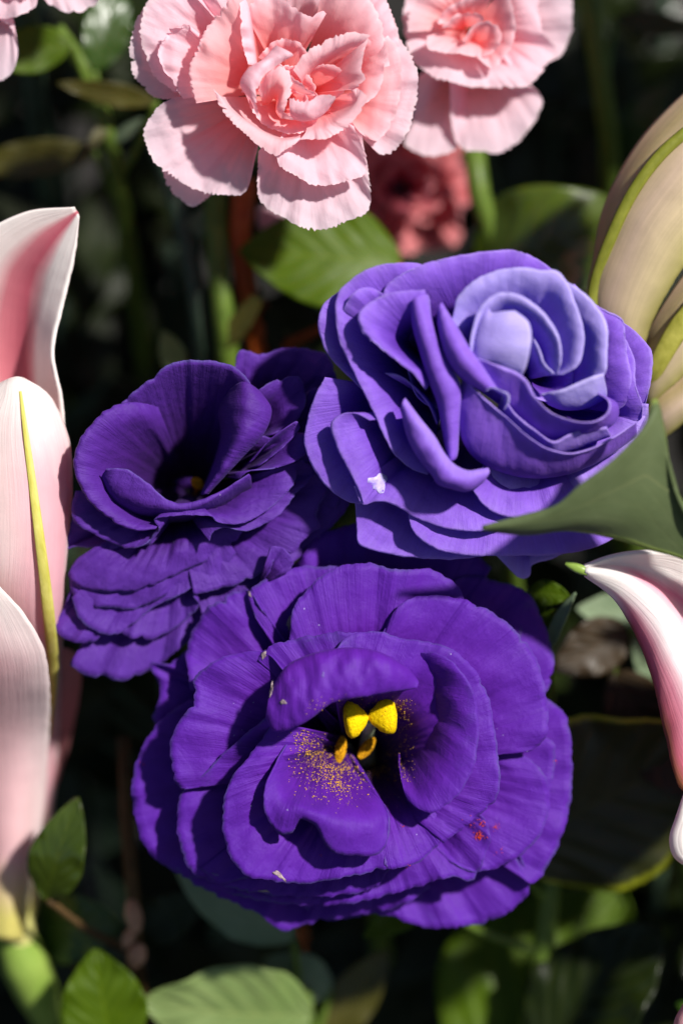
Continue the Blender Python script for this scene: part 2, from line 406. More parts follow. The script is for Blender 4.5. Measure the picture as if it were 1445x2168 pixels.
M['yellow'] = plain_mat('yellow_stigma', rgb(216, 176, 4), rgb(250, 214, 10), scale=2500, rough=0.8, spec=0.1, bump=1.0, bdist=0.0002)
M['ochre'] = plain_mat('ochre_anther', rgb(132, 84, 6), rgb(226, 164, 26), scale=2200, rough=0.9, spec=0.1, bump=1.0, bdist=0.0003)
M['pollen'] = plain_mat('golden_pollen', rgb(190, 130, 30), rgb(236, 186, 70), scale=3000, rough=0.9, spec=0.1)
M['pollen_orange'] = plain_mat('orange_pollen', rgb(190, 50, 16), rgb(226, 86, 30), scale=3000, rough=0.9, spec=0.1)
M['filament'] = plain_mat('pale_style', rgb(150, 160, 120), rgb(190, 196, 160), scale=600)
M['dry'] = plain_mat('dry_petal_tear', rgb(120, 96, 110), rgb(190, 170, 170), scale=1500, rough=0.9, spec=0.1, bump=0.8)
# ------------------------------------------------------------------ wide open violet lisianthus
def surface_point(o, u, v):
    """a point of a lofted petal and its normal, by grid fractions"""
    me = o.data; n = len(me.vertices)
    return None

def scatter_grains(name, spots, mat, parent, label=None, seed=3, stuff=True):
    """tiny irregular grains at (world point, normal, size)"""
    rng = np.random.default_rng(seed)
    base = np.array([[0, 0, 1], [1, 0, 0], [0, 1, 0], [-1, 0, 0], [0, -1, 0], [0, 0, -1]], float)
    fs = [(0, 1, 2), (0, 2, 3), (0, 3, 4), (0, 4, 1), (5, 2, 1), (5, 3, 2), (5, 4, 3), (5, 1, 4)]
    V = []; F = []
    for (c, n, r) in spots:
        k = len(V); R = base*rng.uniform(0.6, 1.35, (6, 3))*r
        a = rng.uniform(0, 6.28); ca, sa = math.cos(a), math.sin(a)
        R = R @ np.array([[ca, sa, 0], [-sa, ca, 0], [0, 0, 1]])
        R[:, 0] *= rng.uniform(0.8, 1.8)
        for q in R: V.append(np.asarray(c)+q+np.asarray(n)*r*0.5)
        F += [tuple(k+i for i in f) for f in fs]
    o = mesh_obj(name, V, F, mat, parent, smooth=False)
    if stuff: o['kind'] = 'stuff'
    return o

def verts_of(o):
    a = np.empty(len(o.data.vertices)*3); o.data.vertices.foreach_get('co', a); a = a.reshape(-1, 3)
    b = np.empty(len(o.data.vertices)*3); o.data.vertices.foreach_get('normal', b)
    return a, b.reshape(-1, 3)
def to_px(W):
    r = np.asarray(W)-CENTRE; c = r @ AN; k = (D-c)/D
    return np.stack([(r @ AX)/(S*k)+722.5, 1084-(r @ AU)/(S*k), c/S], -1)

f1 = Flower('lisianthus_flower', 'fully open dark violet lisianthus with two yellow stigma lobes in its heart', 'flower',
            (740, 800, -420), (260, 1080, 1/1.4745), 'purple lisianthus flowers', seed=11)
f1.base_pt = (740, 770, -400)
V_ = M['violet']
# lowest layer
petal(f1, [(560, 1240, -230), (640, 1280, -240), (800, 1262, -235), (960, 1306, -245), (1150, 1282, -240), (1245, 1220, -225), (1272, 1165, -210), (1240, 1080, -190)],
      mat=V_, p=2.6, wave=(14, 3), radial=5, crease=12, ragged=2.5)
petal(f1, [(1230, 1090, -190), (1275, 1168, -195), (1340, 1085, -190), (1388, 955, -185), (1402, 820, -180), (1382, 645, -185), (1325, 590, -190), (1250, 560, -180)],
      mat=V_, p=2.6, wave=(10, 3), radial=4)
petal(f1, [(150, 1090, -200), (185, 1142, -205), (270, 1192, -215), (440, 1272, -225), (488, 1312, -235), (600, 1287, -225), (740, 1262, -215), (860, 1240, -200), (960, 1180, -180)],
      mat=V_, p=2.4, wave=(12, 4), radial=5, ragged=3)
petal(f1, [(260, 1150, -190), (185, 1140, -190), (75, 1062, -185), (32, 930, -180), (28, 850, -180), (58, 745, -180), (120, 655, -185), (210, 590, -180)],
      mat=V_, p=2.6, wave=(12, 3), radial=4, ragged=2)
petal(f1, [(140, 700, -200), (95, 655, -215), (118, 560, -210), (85, 482, -225), (150, 478, -200), (205, 430, -190), (270, 360, -180)],
      mat=V_, p=2.6, wave=(10, 3), ragged=2)
petal(f1, [(1010, 260, -150), (1060, 205, -175), (1180, 225, -185), (1262, 258, -190), (1312, 350, -190), (1345, 480, -190), (1322, 565, -190), (1250, 620, -170)],
      mat=V_, p=2.6, wave=(8, 3))
petal(f1, [(470, 300, -170), (466, 115, -190), (505, 120, -200), (530, 165, -185), (545, 165, -170), (600, 88, -170), (730, 42, -170), (900, 30, -175), (1040, 80, -180), (1150, 180, -180)],
      mat=V_, p=2.4, wave=(10, 3))
# second layer
petal(f1, [(210, 560, -150), (198, 445, -150), (212, 390, -150), (282, 290, -140), (390, 250, -130), (425, 300, -115), (470, 350, -110)],
      mat=V_, p=2.6, wave=(12, 3), radial=5, ragged=2.5)
petal(f1, [(415, 340, -115), (392, 258, -115), (425, 228, -120), (540, 178, -125), (640, 176, -125), (740, 168, -125), (850, 200, -110)],
      mat=V_, p=2.6, wave=(6, 3))
petal(f1, [(500, 470, -70), (522, 385, -70), (530, 310, -62), (640, 192, -62), (752, 165, -66), (860, 186, -70), (962, 186, -76), (1050, 245, -84), (1080, 330, -80)],
      mat=V_, p=2.8, wave=(9, 3), radial=4, ragged=1.6)
petal(f1, [(812, 380, -60), (868, 292, -52), (955, 266, -60), (1100, 292, -72), (1232, 382, -80), (1292, 470, -84), (1326, 620, -90), (1320, 705, -92), (1270, 752, -92), (1180, 740, -90)],
      mat=V_, p=2.8, wave=(10, 3), radial=5, ragged=1.6)
petal(f1, [(1210, 640, -130), (1300, 700, -140), (1345, 730, -150), (1335, 870, -150), (1300, 1000, -150), (1240, 1080, -160)],
      mat=V_, p=2.6, wave=(6, 3))
petal(f1, [(1150, 735, -110), (1252, 768, -120), (1312, 822, -125), (1332, 922, -125), (1290, 1032, -130), (1200, 1102, -135), (1100, 1132, -135), (1020, 1100, -120)],
      mat=V_, p=2.6, wave=(10, 3), radial=7)
petal(f1, [(1080, 930, -80), (1120, 955, -90), (1146, 1010, -95), (1130, 1082, -105), (1086, 1158, -120), (1030, 1146, -120), (900, 1182, -120), (700, 1230, -140), (480, 1228, -150), (260, 1180, -160)],
      mat=V_, p=2.6, wave=(8, 4), radial=5, ragged=2.2)
petal(f1, [(840, 1110, -60), (815, 1145, -85), (780, 1182, -105), (640, 1206, -110), (450, 1202, -115), (300, 1168, -115), (240, 1120, -110)],
      mat=V_, p=2.6, wave=(9, 4), radial=5, ragged=2.8)
petal(f1, [(400, 720, -40), (300, 775, -95), (198, 850, -105), (170, 935, -105), (176, 1040, -108), (212, 1130, -110), (292, 1166, -110), (380, 1150, -100), (480, 1120, -90)],
      mat=V_, p=2.8, wave=(9, 3), radial=4, ragged=1.8)
petal(f1, [(455, 640, -5), (330, 745, -60), (182, 872, -75), (146, 772, -72), (162, 682, -66), (216, 600, -58), (222, 528, -55), (302, 464, -45), (442, 444, -30), (500, 500, -10)],
      mat=V_, p=2.8, wave=(9, 3), radial=4, ragged=1.6)
# ring round the heart
petal(f1, [(420, 470, -40), (446, 432, -30), (540, 402, -20), (640, 385, -8), (700, 380, -5), (800, 400, -5)],
      mat=V_, p=3.2, wave=(6, 3), ragged=2.4, base=(740, 720, -300))
petal(f1, [(640, 470, 20), (700, 396, 10), (782, 378, 8), (872, 400, 6), (1002, 424, 0), (1072, 470, -6), (1132, 560, -12), (1162, 700, -16), (1176, 862, -20), (1165, 902, -22), (1100, 962, -30), (1000, 1040, -45)],
      mat=V_, p=3.4, wave=(8, 3), radial=4, ragged=1.4)
petal(f1, [(470, 660, -10), (405, 755, 0), (332, 850, 5), (310, 962, 6), (330, 1072, 0), (382, 1140, -6), (462, 1157, -12), (560, 1167, -12), (700, 1146, -14), (820, 1122, -20), (905, 1108, -28), (985, 1040, -40), (1022, 920, -50)],
      mat=V_, p=3.4, wave=(9, 4), radial=6, ragged=2.0, base=(740, 760, -380))
petal(f1, [(880, 446, -20), (1002, 455, 36), (1082, 540, 46), (1110, 682, 44), (1086, 822, 40), (1022, 912, 34), (952, 946, 24), (892, 908, 0), (866, 820, -50), (862, 760, -120)],
      mat=V_, base=[(900, 500, -120), (868, 560, -240), (850, 640, -320), (846, 690, -340), (848, 730, -340), (852, 760, -320), (856, 770, -290), (858, 765, -250)],
      p=2.2, wave=(5, 2), radial=3, nu=90)
# petal folded over the heart from behind
petal(f1, [(474, 640, 14), (492, 664, 8), (575, 632, 42), (655, 580, 62), (765, 560, 66), (905, 545, 30)],
      base=[(470, 600, -120), (560, 540, -140), (700, 500, -160), (820, 500, -160), (890, 530, -120)], mat=V_,
      mids=[[(462, 560, 44), (520, 486, 66), (660, 440, 72), (780, 444, 72), (880, 492, 56), (918, 530, 26)],
            [(452, 600, 60), (530, 552, 88), (660, 508, 98), (780, 500, 96), (872, 518, 76), (922, 540, 36)],
            [(448, 652, 50), (472, 688, 58), (562, 664, 84), (652, 602, 92), (762, 580, 92), (914, 556, 42)]],
      wave=(4, 2), radial=3, ragged=0.8, nv=44, nu=110, buckle=3)
# tongue that curls out of the heart
tongue = petal(f1, [(545, 676, -60), (482, 780, 20), (440, 882, 48), (450, 962, 44), (492, 1012, 40), (532, 1004, 44), (546, 964, 56), (600, 986, 62), (642, 1060, 56), (692, 1076, 52), (806, 1068, 36), (832, 960, 20), (800, 898, -20), (742, 802, -110), (700, 740, -190)],
      base=[(590, 690, -140), (600, 684, -150), (612, 680, -160), (625, 682, -170), (640, 690, -180), (660, 705, -200), (680, 725, -215)], mat=V_,
      mids=[[(560, 700, -90), (540, 760, -70), (530, 820, -50), (545, 860, -30), (580, 870, -20), (610, 870, -20), (650, 870, -20), (690, 880, -30), (720, 860, -60), (720, 800, -120), (695, 750, -180)],
            [(548, 690, -70), (500, 790, -5), (480, 880, 36), (500, 930, 56), (560, 940, 66), (620, 960, 72), (700, 980, 66), (780, 970, 44), (800, 920, 0), (735, 805, -100), (698, 745, -185)]],
      wave=(3, 2), radial=3, ragged=1.4, nv=34, nu=130)
# stamens and stigma
def blob(name, centre, ax1, ax2, r, mat, parent, tr, squash=None, seed=0):
    """an anther or stigma lobe: flattened, rough-skinned lobe between two ends"""
    a = np.array(P(*tr(ax1))); b = np.array(P(*tr(ax2))); d = b-a; Ln = np.linalg.norm(d); d /= Ln
    n = AN-d*(AN@d); n /= np.linalg.norm(n); s = np.cross(d, n)
    rng = np.random.default_rng(seed); V = []; nl, ns = 18, 22
    for i in range(nl):
        f = i/(nl-1); w_ = r(f)
        for k in range(ns):
            q = 2*math.pi*k/ns
            j = 1+0.05*rng.uniform(-1, 1)
            V.append(a+d*Ln*f+(math.cos(q)*s+math.sin(q)*n*(squash or 0.8))*w_*j*S)
    return mesh_obj(name, V, grid_faces(nl, ns, True), mat, parent)
t1 = lambda q: tuple(f1.q([q])[0])
pist = tube('pistil', [t1((758, 800, -330)), t1((764, 700, -200)), t1((766, 652, -72))], [1.6e-3, 1.2e-3, 1.0e-3], M['filament'], f1.root)
lob = lambda f: 40*max(0.0, 1-max(0, (f-0.72)/0.28)**2.6)**0.5*(0.26+0.74*math.sin(min(1, f/0.72)*math.pi/2)**1.3)*min(1, 0.3+f*6)
blob('stigma_lobe', None, (766, 648, -58), (688, 658, -50), lob, M['yellow'], pist, t1, 0.62, 1)
blob('stigma_lobe', None, (764, 648, -58), (856, 640, -54), lob, M['yellow'], pist, t1, 0.62, 2)
ant = lambda f: 13*math.sin(math.pi*min(1, 0.05+0.9*f))**0.6
for (top, bot, root, sd_) in [((686, 706, -130), (672, 790, -110), (720, 760, -320), 5), ((784, 712, -150), (736, 776, -135), (760, 770, -320), 6)]:
    st = tube('stamen', [t1(root), t1(((root[0]+top[0])/2, (root[1]+top[1])/2, -230)), t1(((top[0]+bot[0])/2, (top[1]+bot[1])/2, top[2]))], [0.35e-3, 0.3e-3], M['filament'], f1.root)
    blob('anther', None, top, bot, ant, M['ochre'], st, t1, 0.7, sd_)
blob('ovary_wall', None, (662, 612, -150), (735, 600, -140), lambda f: 22*math.sin(math.pi*min(1, 0.06+0.88*f))**0.6, M['filament'], pist, t1, 0.8, 9)
# ------------------------------------------------------------------ spiralled lilac-blue lisianthus
f2 = Flower('lisianthus_flower', 'lighter lilac-blue lisianthus, rose-like and still spiralled shut, above the open violet one', 'flower',
            (1060, 900, -160), (0, 0, 1), 'purple lisianthus flowers', seed=22)
f2.base_pt = (1060, 810, -150)
DZ2 = 120
cv = lambda ox, oy, k: (lambda *pts: [(ox+p[0]/k, oy+p[1]/k, p[2] if len(p) > 2 else 0) for p in pts])
A_, B_, C_ = cv(640, 530, 4.014), cv(640, 840, 3.6125), cv(920, 530, 3.0745)
def lp(rim, mat='lilac', **k):
    k.setdefault('wave', (4, 2)); k.setdefault('radial', 2.0); k.setdefault('ragged', 0.6); k.setdefault('buckle', 1.3); k.setdefault('notch', 0); k.setdefault('frill', 0.8)
    k.setdefault('thick', 0.16e-3); k.setdefault('nv', 32)
    return petal(f2, rim, mat=M[mat], dz=DZ2, **k)
RC = dict(curl=(4, 140, 'out'))
# lowest skirts
lp([(1040, 1165, -205), (1075, 1202, -210), (1104, 1226, -214), (1121, 1219, -214), (1125, 1198, -214), (1175, 1181, -214), (1214, 1158, -212)], base=(1110, 1000, -300), p=2)
lp(B_((400, 760, -140), (415, 860, -146), (422, 980, -150), (442, 1112, -154), (560, 1162, -158), (800, 1207, -164), (1000, 1217, -168), (1290, 1216, -172), (1500, 1180, -176)), base=(980, 880, -330), p=2.2, curl=(5, 110, -1))
lp(B_((840, 850, -104), (818, 890, -108), (832, 970, -112), (885, 1056, -118), (1000, 1132, -126), (1200, 1182, -136), (1445, 1192, -144), (1900, 1190, -150), (2200, 1150, -154), (2420, 1050, -160)), base=(1060, 880, -330), p=2.2, curl=(6, 110, -1))
lp(C_((300, 1420, -90), (500, 1560, -110), (760, 1600, -120), (1000, 1540, -126), (1250, 1380, -132), (1380, 1180, -132), (1390, 1000, -120)), base=(1140, 850, -310), p=2.0)
lp(C_((250, 1330, -70), (420, 1430, -84), (620, 1480, -94), (860, 1460, -104), (1100, 1360, -112), (1290, 1220, -116), (1370, 1080, -116)), base=(1120, 840, -300), p=2.0)
lp(B_((180, -150, -96), (110, 0, -102), (60, 150, -108), (28, 330, -112), (58, 452, -116), (130, 582, -120), (250, 722, -124), (410, 806, -128), (520, 800, -128)), base=(900, 850, -310), p=2.0, bulge=16, curl=(6, 110, -1))
# back rims, outermost inwards
lp(A_((640, 1300, -76), (540, 1200, -72), (380, 1040, -68), (250, 900, -64), (176, 740, -60), (158, 610, -58), (190, 480, -56), (300, 365, -54), (420, 300, -60)), base=(930, 800, -300), p=1.7, **RC)
lp(C_((1180, 440, -100), (1320, 560, -96), (1387, 650, -96), (1394, 750, -98), (1372, 950, -112), (1330, 1060, -140)), base=(1190, 850, -290), p=2.2, **RC)
lp(C_((1020, 640, -70), (1200, 560, -66), (1280, 700, -66), (1286, 850, -70), (1336, 1000, -86), (1326, 1085, -110), (1180, 1140, -130)), base=(1170, 850, -290), p=2.0, **RC)
lp(C_((900, 220, -34), (1000, 332, -40), (1100, 396, -42), (1206, 452, -46), (1222, 560, -50), (1234, 680, -56), (1262, 840, -66), (1240, 980, -90), (1150, 1060, -110)), base=(1140, 830, -290), p=1.9, **RC)
lp(B_((960, 590, -60), (850, 548, -54), (720, 440, -48), (640, 300, -44), (560, 120, -40))+A_((430, 990, -32), (335, 760, -26), (306, 560, -22), (310, 420, -20), (350, 335, -18), (480, 222, -16), (640, 142, -16), (820, 115, -18), (1000, 120, -24), (1100, 170, -34)), base=(930, 790, -290), p=2.0, **RC)
lp(A_((350, 520, -22), (420, 400, -10), (490, 342, -6), (580, 326, -6), (650, 352, -10), (760, 420, -20)), base=(900, 770, -280), p=1.8, **RC)
lp(A_((640, 470, -14), (690, 390, -8), (730, 300, -6), (860, 205, -4), (1040, 126, -2), (1200, 85, 0), (1440, 48, 0))+C_((350, 22, 0), (530, 16, 0), (650, 62, -4), (752, 126, -8), (840, 210, -16)), base=(1020, 770, -290), p=1.9, **RC)
# lower left flaps
lp(B_((520, 180, -46), (420, 128, -50), (320, 132, -53), (252, 190, -56), (246, 250, -58), (292, 390, -62), (372, 560, -68), (440, 700, -74), (470, 812, -80)), base=(900, 880, -280), p=2.2, curl=(6, 120, -1))
lp(B_((400, 680, -76), (470, 815, -84), (560, 792, -82), (650, 792, -82), (760, 842, -86), (850, 902, -92), (1000, 962, -98), (1200, 1004, -106), (1420, 1004, -112), (1600, 960, -118)), base=(960, 900, -300), p=2.4, curl=(5, 110, -1))
lp(B_((1300, 700, -60), (1400, 820, -80), (1560, 900, -92), (1760, 900, -102), (1950, 830, -108), (2100, 740, -110)), base=(1100, 880, -310), p=2.2, curl=(5, 100, -1))
# left folds
lp(A_((1040, 338, 14), (880, 350, 18), (700, 390, 22), (560, 470, 26), (494, 560, 28), (538, 680, 30), (640, 800, 31), (760, 900, 30), (860, 980, 26), (945, 1040, 16), (1050, 1180, -4)), base=(920, 760, -270), p=2.5, curl=(4, 130, 'out'))
lp(A_((820, 560, -40), (960, 520, -40), (1060, 760, -50), (1180, 1100, -60), (1150, 1340, -70), (980, 1250, -66), (860, 900, -50)), base=(900, 800, -200), p=1.6, ragged=0.2)
lp(A_((700, 1040, -34), (820, 1060, -26), (960, 1180, -24), (1080, 1330, -30), (1140, 1480, -40)), base=(930, 860, -220), p=2.0, ragged=0.2)
lp(B_((790, 30, -14), (905, 190, -4), (1015, 330, 0), (1085, 450, 0), (1165, 540, -4), (1260, 585, -12), (1350, 575, -22), (1420, 565, -30)), base=B_((800, 200, -70), (870, 340, -70), (940, 460, -70), (1040, 580, -66), (1100, 640, -66), (1180, 670, -70), (1270, 670, -76), (1390, 630, -80)),
   mids=[B_((755, 90, 0), (800, 280, 2), (880, 440, 4), (1000, 600, 6), (1035, 655, 6), (1150, 695, 2), (1270, 712, -6), (1390, 640, -14)), B_((765, 40, 18), (860, 210, 26), (960, 380, 30), (1070, 540, 32), (1130, 600, 30), (1230, 630, 22), (1330, 610, 8), (1430, 575, -8)),
         B_((780, 10, 8), (900, 170, 16), (1010, 310, 22), (1080, 430, 22), (1160, 520, 18), (1260, 565, 8), (1350, 555, -4), (1420, 545, -14))], ragged=0.2, wave=(2, 2))
# upright roll
lp(A_((1080, 420, -20), (1100, 600, -30), (1170, 820, -34), (1260, 1010, -36), (1330, 1160, -38), (1330, 1440, -44))+B_((1190, 400, -50)), base=A_((1000, 480, -80), (1000, 640, -80), (1060, 850, -80), (1110, 1050, -80), (1200, 1300, -80), (1220, 1450, -80))+B_((1130, 470, -80)),
   mids=[A_((920, 470, 14), (940, 640, 14), (1000, 850, 12), (1060, 1050, 10), (1155, 1300, 4), (1180, 1445, -2))+B_((1110, 480, -20)), A_((960, 390, 36), (1000, 600, 44), (1070, 820, 46), (1140, 1030, 44), (1230, 1250, 36), (1250, 1440, 26))+B_((1140, 490, 0)),
         A_((1050, 372, 24), (1085, 600, 30), (1155, 820, 32), (1245, 1000, 32), (1322, 1150, 28), (1318, 1440, 12))+B_((1172, 470, -12))], ragged=0.2, wave=(2, 2))
# right, inner rims
lp(C_((760, 180, 18), (860, 215, 24), (955, 290, 26), (1040, 380, 26), (1090, 460, 24), (1107, 640, 18), (1096, 800, 10), (1040, 880, -10)), base=(1150, 790, -270), p=1.7, curl=(4, 130, 'out'), mat='lilac_pale')
lp(C_((1096, 800, 18), (1010, 826, 24), (930, 862, 26), (830, 905, 24), (690, 935, 4)), base=(1130, 820, -250), mids=[C_((1110, 960, -50), (1020, 1010, -46), (930, 1030, -44), (830, 1030, -44), (740, 1000, -50))], mat='lilac_pale')
lp(C_((100, 520, 0), (128, 410, 22), (150, 320, 34), (240, 222, 44), (380, 152, 48), (560, 130, 48), (700, 148, 47), (785, 150, 45), (852, 230, 44), (905, 360, 42), (952, 500, 40), (957, 640, 36), (922, 750, 26), (830, 810, 4)), base=(1090, 780, -260), p=1.7, curl=(4, 120, 'out'), mat='lilac_pale')
lp(C_((232, 720, 36), (238, 600, 56), (262, 480, 66), (300, 388, 72), (345, 338, 76), (430, 296, 80), (540, 310, 80), (660, 388, 74), (742, 480, 68), (802, 600, 60), (812, 720, 46), (792, 810, 20)), base=(1090, 760, -230), p=1.5, curl=(4, 130, 'out'), mat='lilac_pale')
lp(C_((640, 560, 20), (690, 660, 30), (720, 740, 34), (780, 800, 26)), base=(1110, 800, -140), p=1.8, mat='lilac_pale', nu=40)
# heart bud
lp(C_((520, 392, 74), (606, 462, 82), (628, 540, 84), (618, 650, 78), (592, 760, 60), (556, 838, 30)), base=C_((370, 420, -10), (330, 480, -20), (310, 560, -20), (300, 620, -20), (300, 680, -30), (330, 730, -40)),
   mids=[C_((352, 352, 62), (306, 430, 62), (270, 540, 60), (258, 640, 54), (262, 700, 44), (300, 730, 30)), C_((366, 404, 68), (360, 470, 76), (350, 560, 76), (350, 640, 70), (360, 700, 58), (400, 760, 40)), C_((440, 396, 74), (470, 470, 86), (480, 560, 86), (480, 640, 80), (476, 730, 62), (480, 800, 38))],
   mat='lilac_pale', wave=(1, 1), radial=0.3, ragged=0.2, buckle=0.8)
lp(C_((380, 420, 30), (480, 400, 44), (590, 480, 34), (610, 620, 20), (580, 790, -10)), base=(1080, 740, -120), p=1.6, mat='lilac_pale')
# floor of the spiral
lp(C_((480, 560, -50), (640, 540, -50), (800, 620, -50), (900, 800, -70), (850, 960, -80), (700, 980, -80), (540, 860, -70), (460, 700, -50)), base=(1130, 790, -170), p=1.6, ragged=0.2)
# front rims with their outer faces
lp(C_((232, 690, 40), (320, 724, 50), (420, 770, 56), (570, 850, 58), (632, 960, 58), (740, 1058, 56), (900, 1112, 50), (1040, 1112, 44), (1122, 1052, 38), (1126, 980, 34), (1056, 928, 20)), base=(1140, 820, -260),
   mids=[C_((220, 860, -20), (330, 930, -14), (440, 1010, -14), (580, 1120, -20), (700, 1210, -28), (840, 1240, -40), (960, 1220, -52), (1080, 1180, -62), (1180, 1100, -70), (1180, 1000, -80), (1080, 940, -90))], curl=(5, 120, 'out'))
lp(C_((440, 940, 20), (520, 1060, 26), (640, 1160, 26), (770, 1244, 18), (870, 1200, 10), (960, 1170, -4), (1120, 1150, -20)), base=(1130, 840, -270),
   mids=[C_((400, 1060, -40), (500, 1180, -40), (640, 1290, -46), (770, 1330, -54), (890, 1300, -60), (1000, 1260, -66), (1140, 1210, -70))])
lp(C_((180, 820, 10), (240, 890, 30), (330, 975, 36), (450, 1085, 38), (560, 1185, 36), (700, 1280, 30), (850, 1322, 18), (980, 1302, 4), (1130, 1232, -16), (1310, 1120, -50)), base=(1120, 860, -290),
   mids=[C_((150, 1180, -50), (230, 1320, -46), (340, 1400, -48), (470, 1450, -58), (620, 1480, -68), (800, 1470, -80), (960, 1420, -94), (1120, 1340, -108), (1290, 1220, -124))], curl=(5, 110, 'out'))
# pointed fold with its tear
lp(C_((60, 400, -4), (160, 520, 0), (230, 640, 0), (300, 740, 0), (400, 900, 4)), base=C_((60, 460, -60), (110, 660, -66), (200, 800, -66), (270, 870, -60), (350, 920, -50)),
   mids=[C_((18, 480, 18), (50, 620, 32), (110, 750, 40), (210, 850, 42), (330, 918, 40)), C_((32, 350, 44), (90, 540, 66), (160, 670, 76), (250, 790, 74), (370, 900, 58)), C_((42, 338, 38), (130, 500, 56), (202, 620, 62), (280, 730, 60), (398, 896, 46))], ragged=0.2, wave=(2, 2))
lp(C_((330, 912, 52), (370, 888, 60), (430, 910, 66), (480, 935, 66), (485, 985, 60), (455, 1035, 50)), base=C_((340, 920, 40), (370, 910, 50), (420, 935, 56), (445, 960, 56), (445, 1000, 52), (445, 1040, 44)), mat='lilac_pale', nv=8, nu=30, wave=(1, 1))
# ------------------------------------------------------------------ cup-shaped indigo lisianthus
f3 = Flower('lisianthus_flower', 'dark indigo lisianthus with a deep open cup and drooping layers, beside the pink lily', 'flower',
            (620, 800, -420), (100, 700, 1/2.125), 'purple lisianthus flowers', seed=33)
f3.base_pt = (620, 740, -380)
DZ3 = -30
def ip(rim, mat='indigo', **k):
    k.setdefault('wave', (9, 3)); k.setdefault('radial', 5); k.setdefault('ragged', 1.5)
    return petal(f3, rim, mat=M[mat], dz=DZ3, **k)
# drooping skirts, lowest first
ip([(320, 1330, -164), (200, 1420, -170), (104, 1500, -176), (170, 1550, -177), (270, 1566, -179), (320, 1577, -179), (460, 1530, -176), (620, 1410, -170), (700, 1330, -161)], p=2.6, wave=(16, 3), ragged=2)
ip([(120, 1130, -121), (62, 1270, -133), (28, 1340, -140), (60, 1376, -143), (130, 1403, -143), (212, 1400, -143), (250, 1350, -138)], p=2.6, wave=(14, 3))
ip([(320, 1310, -138), (336, 1362, -145), (450, 1393, -148), (582, 1332, -146), (640, 1286, -140), (682, 1235, -135), (655, 1185, -126), (720, 1130, -121)], p=2.6, wave=(12, 3), radial=9)
ip([(700, 1300, -147), (900, 1205, -145), (1000, 1125, -140), (1150, 1005, -135), (1300, 860, -129), (1372, 740, -121), (1330, 640, -121)], p=2.6)
ip([(110, 1200, -115), (140, 1290, -122), (240, 1363, -128), (312, 1367, -128), (390, 1320, -124), (462, 1256, -121), (640, 1165, -116), (720, 1110, -109)], p=2.8, wave=(10, 3), radial=9)
ip([(660, 1190, -103), (900, 1125, -106), (1010, 1062, -104), (1100, 1002, -100), (1190, 906, -95), (1229, 886, -93), (1210, 826, -90), (1262, 700, -94), (1200, 620, -86)], p=2.6, wave=(10, 3))
ip([(100, 1110, -92), (114, 1186, -99), (200, 1243, -102), (290, 1246, -102), (390, 1253, -102), (500, 1206, -99), (640, 1150, -97), (772, 1096, -95), (848, 1000, -92)], p=3, droop=20, wave=(8, 4), radial=9)
ip([(130, 1030, -72), (98, 1090, -78), (106, 1128, -80), (150, 1160, -82), (260, 1173, -82), (370, 1177, -82), (480, 1142, -80), (600, 1086, -79), (762, 1010, -78), (862, 925, -74), (900, 850, -68)], p=3.2, droop=24, wave=(6, 4), radial=8)
ip([(1000, 1085, -76), (1018, 1025, -62), (1006, 970, -56), (1060, 980, -56), (1106, 1040, -64), (1095, 1075, -72)], base=(960, 1140, -120), p=2, wave=(6, 3), nu=50)
# right hand rows
ip([(840, 190, -120), (867, 85, -132), (950, 106, -132), (1080, 75, -140), (1180, 84, -142), (1263, 112, -142), (1310, 250, -142)], base=(900, 460, -300), p=2.2)
ip([(1110, 440, -90), (1180, 268, -102), (1222, 258, -110), (1262, 330, -112), (1300, 450, -112)], base=(950, 560, -280), p=2.2)
ip([(950, 265, -60), (1040, 216, -60), (1130, 209, -60), (1163, 300, -62), (1126, 400, -62), (1030, 460, -60)], base=(860, 500, -260), p=2.2)
ip([(1040, 720, -70), (1150, 640, -70), (1210, 540, -84), (1280, 590, -100), (1330, 700, -110), (1300, 800, -120)], base=(860, 680, -280), p=2.4)
ip([(730, 950, -36), (744, 906, -30), (790, 887, -30), (900, 900, -36), (1040, 830, -46), (1132, 720, -60), (1206, 640, -70), (1150, 580, -60)], p=2.8, wave=(8, 3))
ip([(865, 670, -20), (904, 634, -2), (1050, 612, -6), (1166, 550, -12), (1177, 468, -16), (1110, 458, -24)], base=(780, 640, -220), p=2.2, wave=(5, 2))
ip([(925, 580, -20), (1010, 482, 4), (1080, 430, 8), (1126, 410, 2), (1133, 442, -4), (1060, 525, -6), (960, 605, -12)], base=(880, 620, -160), p=2.0, wave=(3, 2), nu=60)
ip([(800, 560, -70), (930, 470, -60), (1060, 520, -80), (1100, 640, -90), (980, 760, -90), (840, 740, -90)], base=(860, 640, -240), p=1.8, ragged=0.3, notch=0)
ip([(880, 330, -110), (1000, 330, -110), (1060, 460, -110), (980, 620, -120), (860, 560, -120)], base=(860, 480, -260), p=1.8, ragged=0.3, notch=0)
ip([(1000, 640, -110), (1150, 560, -130), (1300, 640, -140), (1280, 820, -150), (1100, 900, -140)], base=(980, 720, -280), p=1.8)
# left skirts
ip([(470, 960, -86), (340, 978, -92), (200, 976, -96), (112, 974, -104), (74, 986, -112), (100, 900, -94), (112, 830, -84)], p=2.8, wave=(7, 3))
ip([(484, 905, -40), (440, 962, -52), (350, 977, -58), (220, 920, -54), (130, 868, -50), (107, 800, -46), (128, 720, -40)], p=2.8, wave=(7, 3))
# front
ip([(455, 968, -46), (470, 930, -34), (503, 892, -18), (478, 853, -6), (530, 838, 0), (640, 832, 2), (745, 838, 0), (766, 862, -6), (880, 866, -16), (1000, 800, -26), (1112, 680, -40), (1122, 590, -42)], base=(650, 740, -220), p=2.8, wave=(4, 3), ragged=1.0)
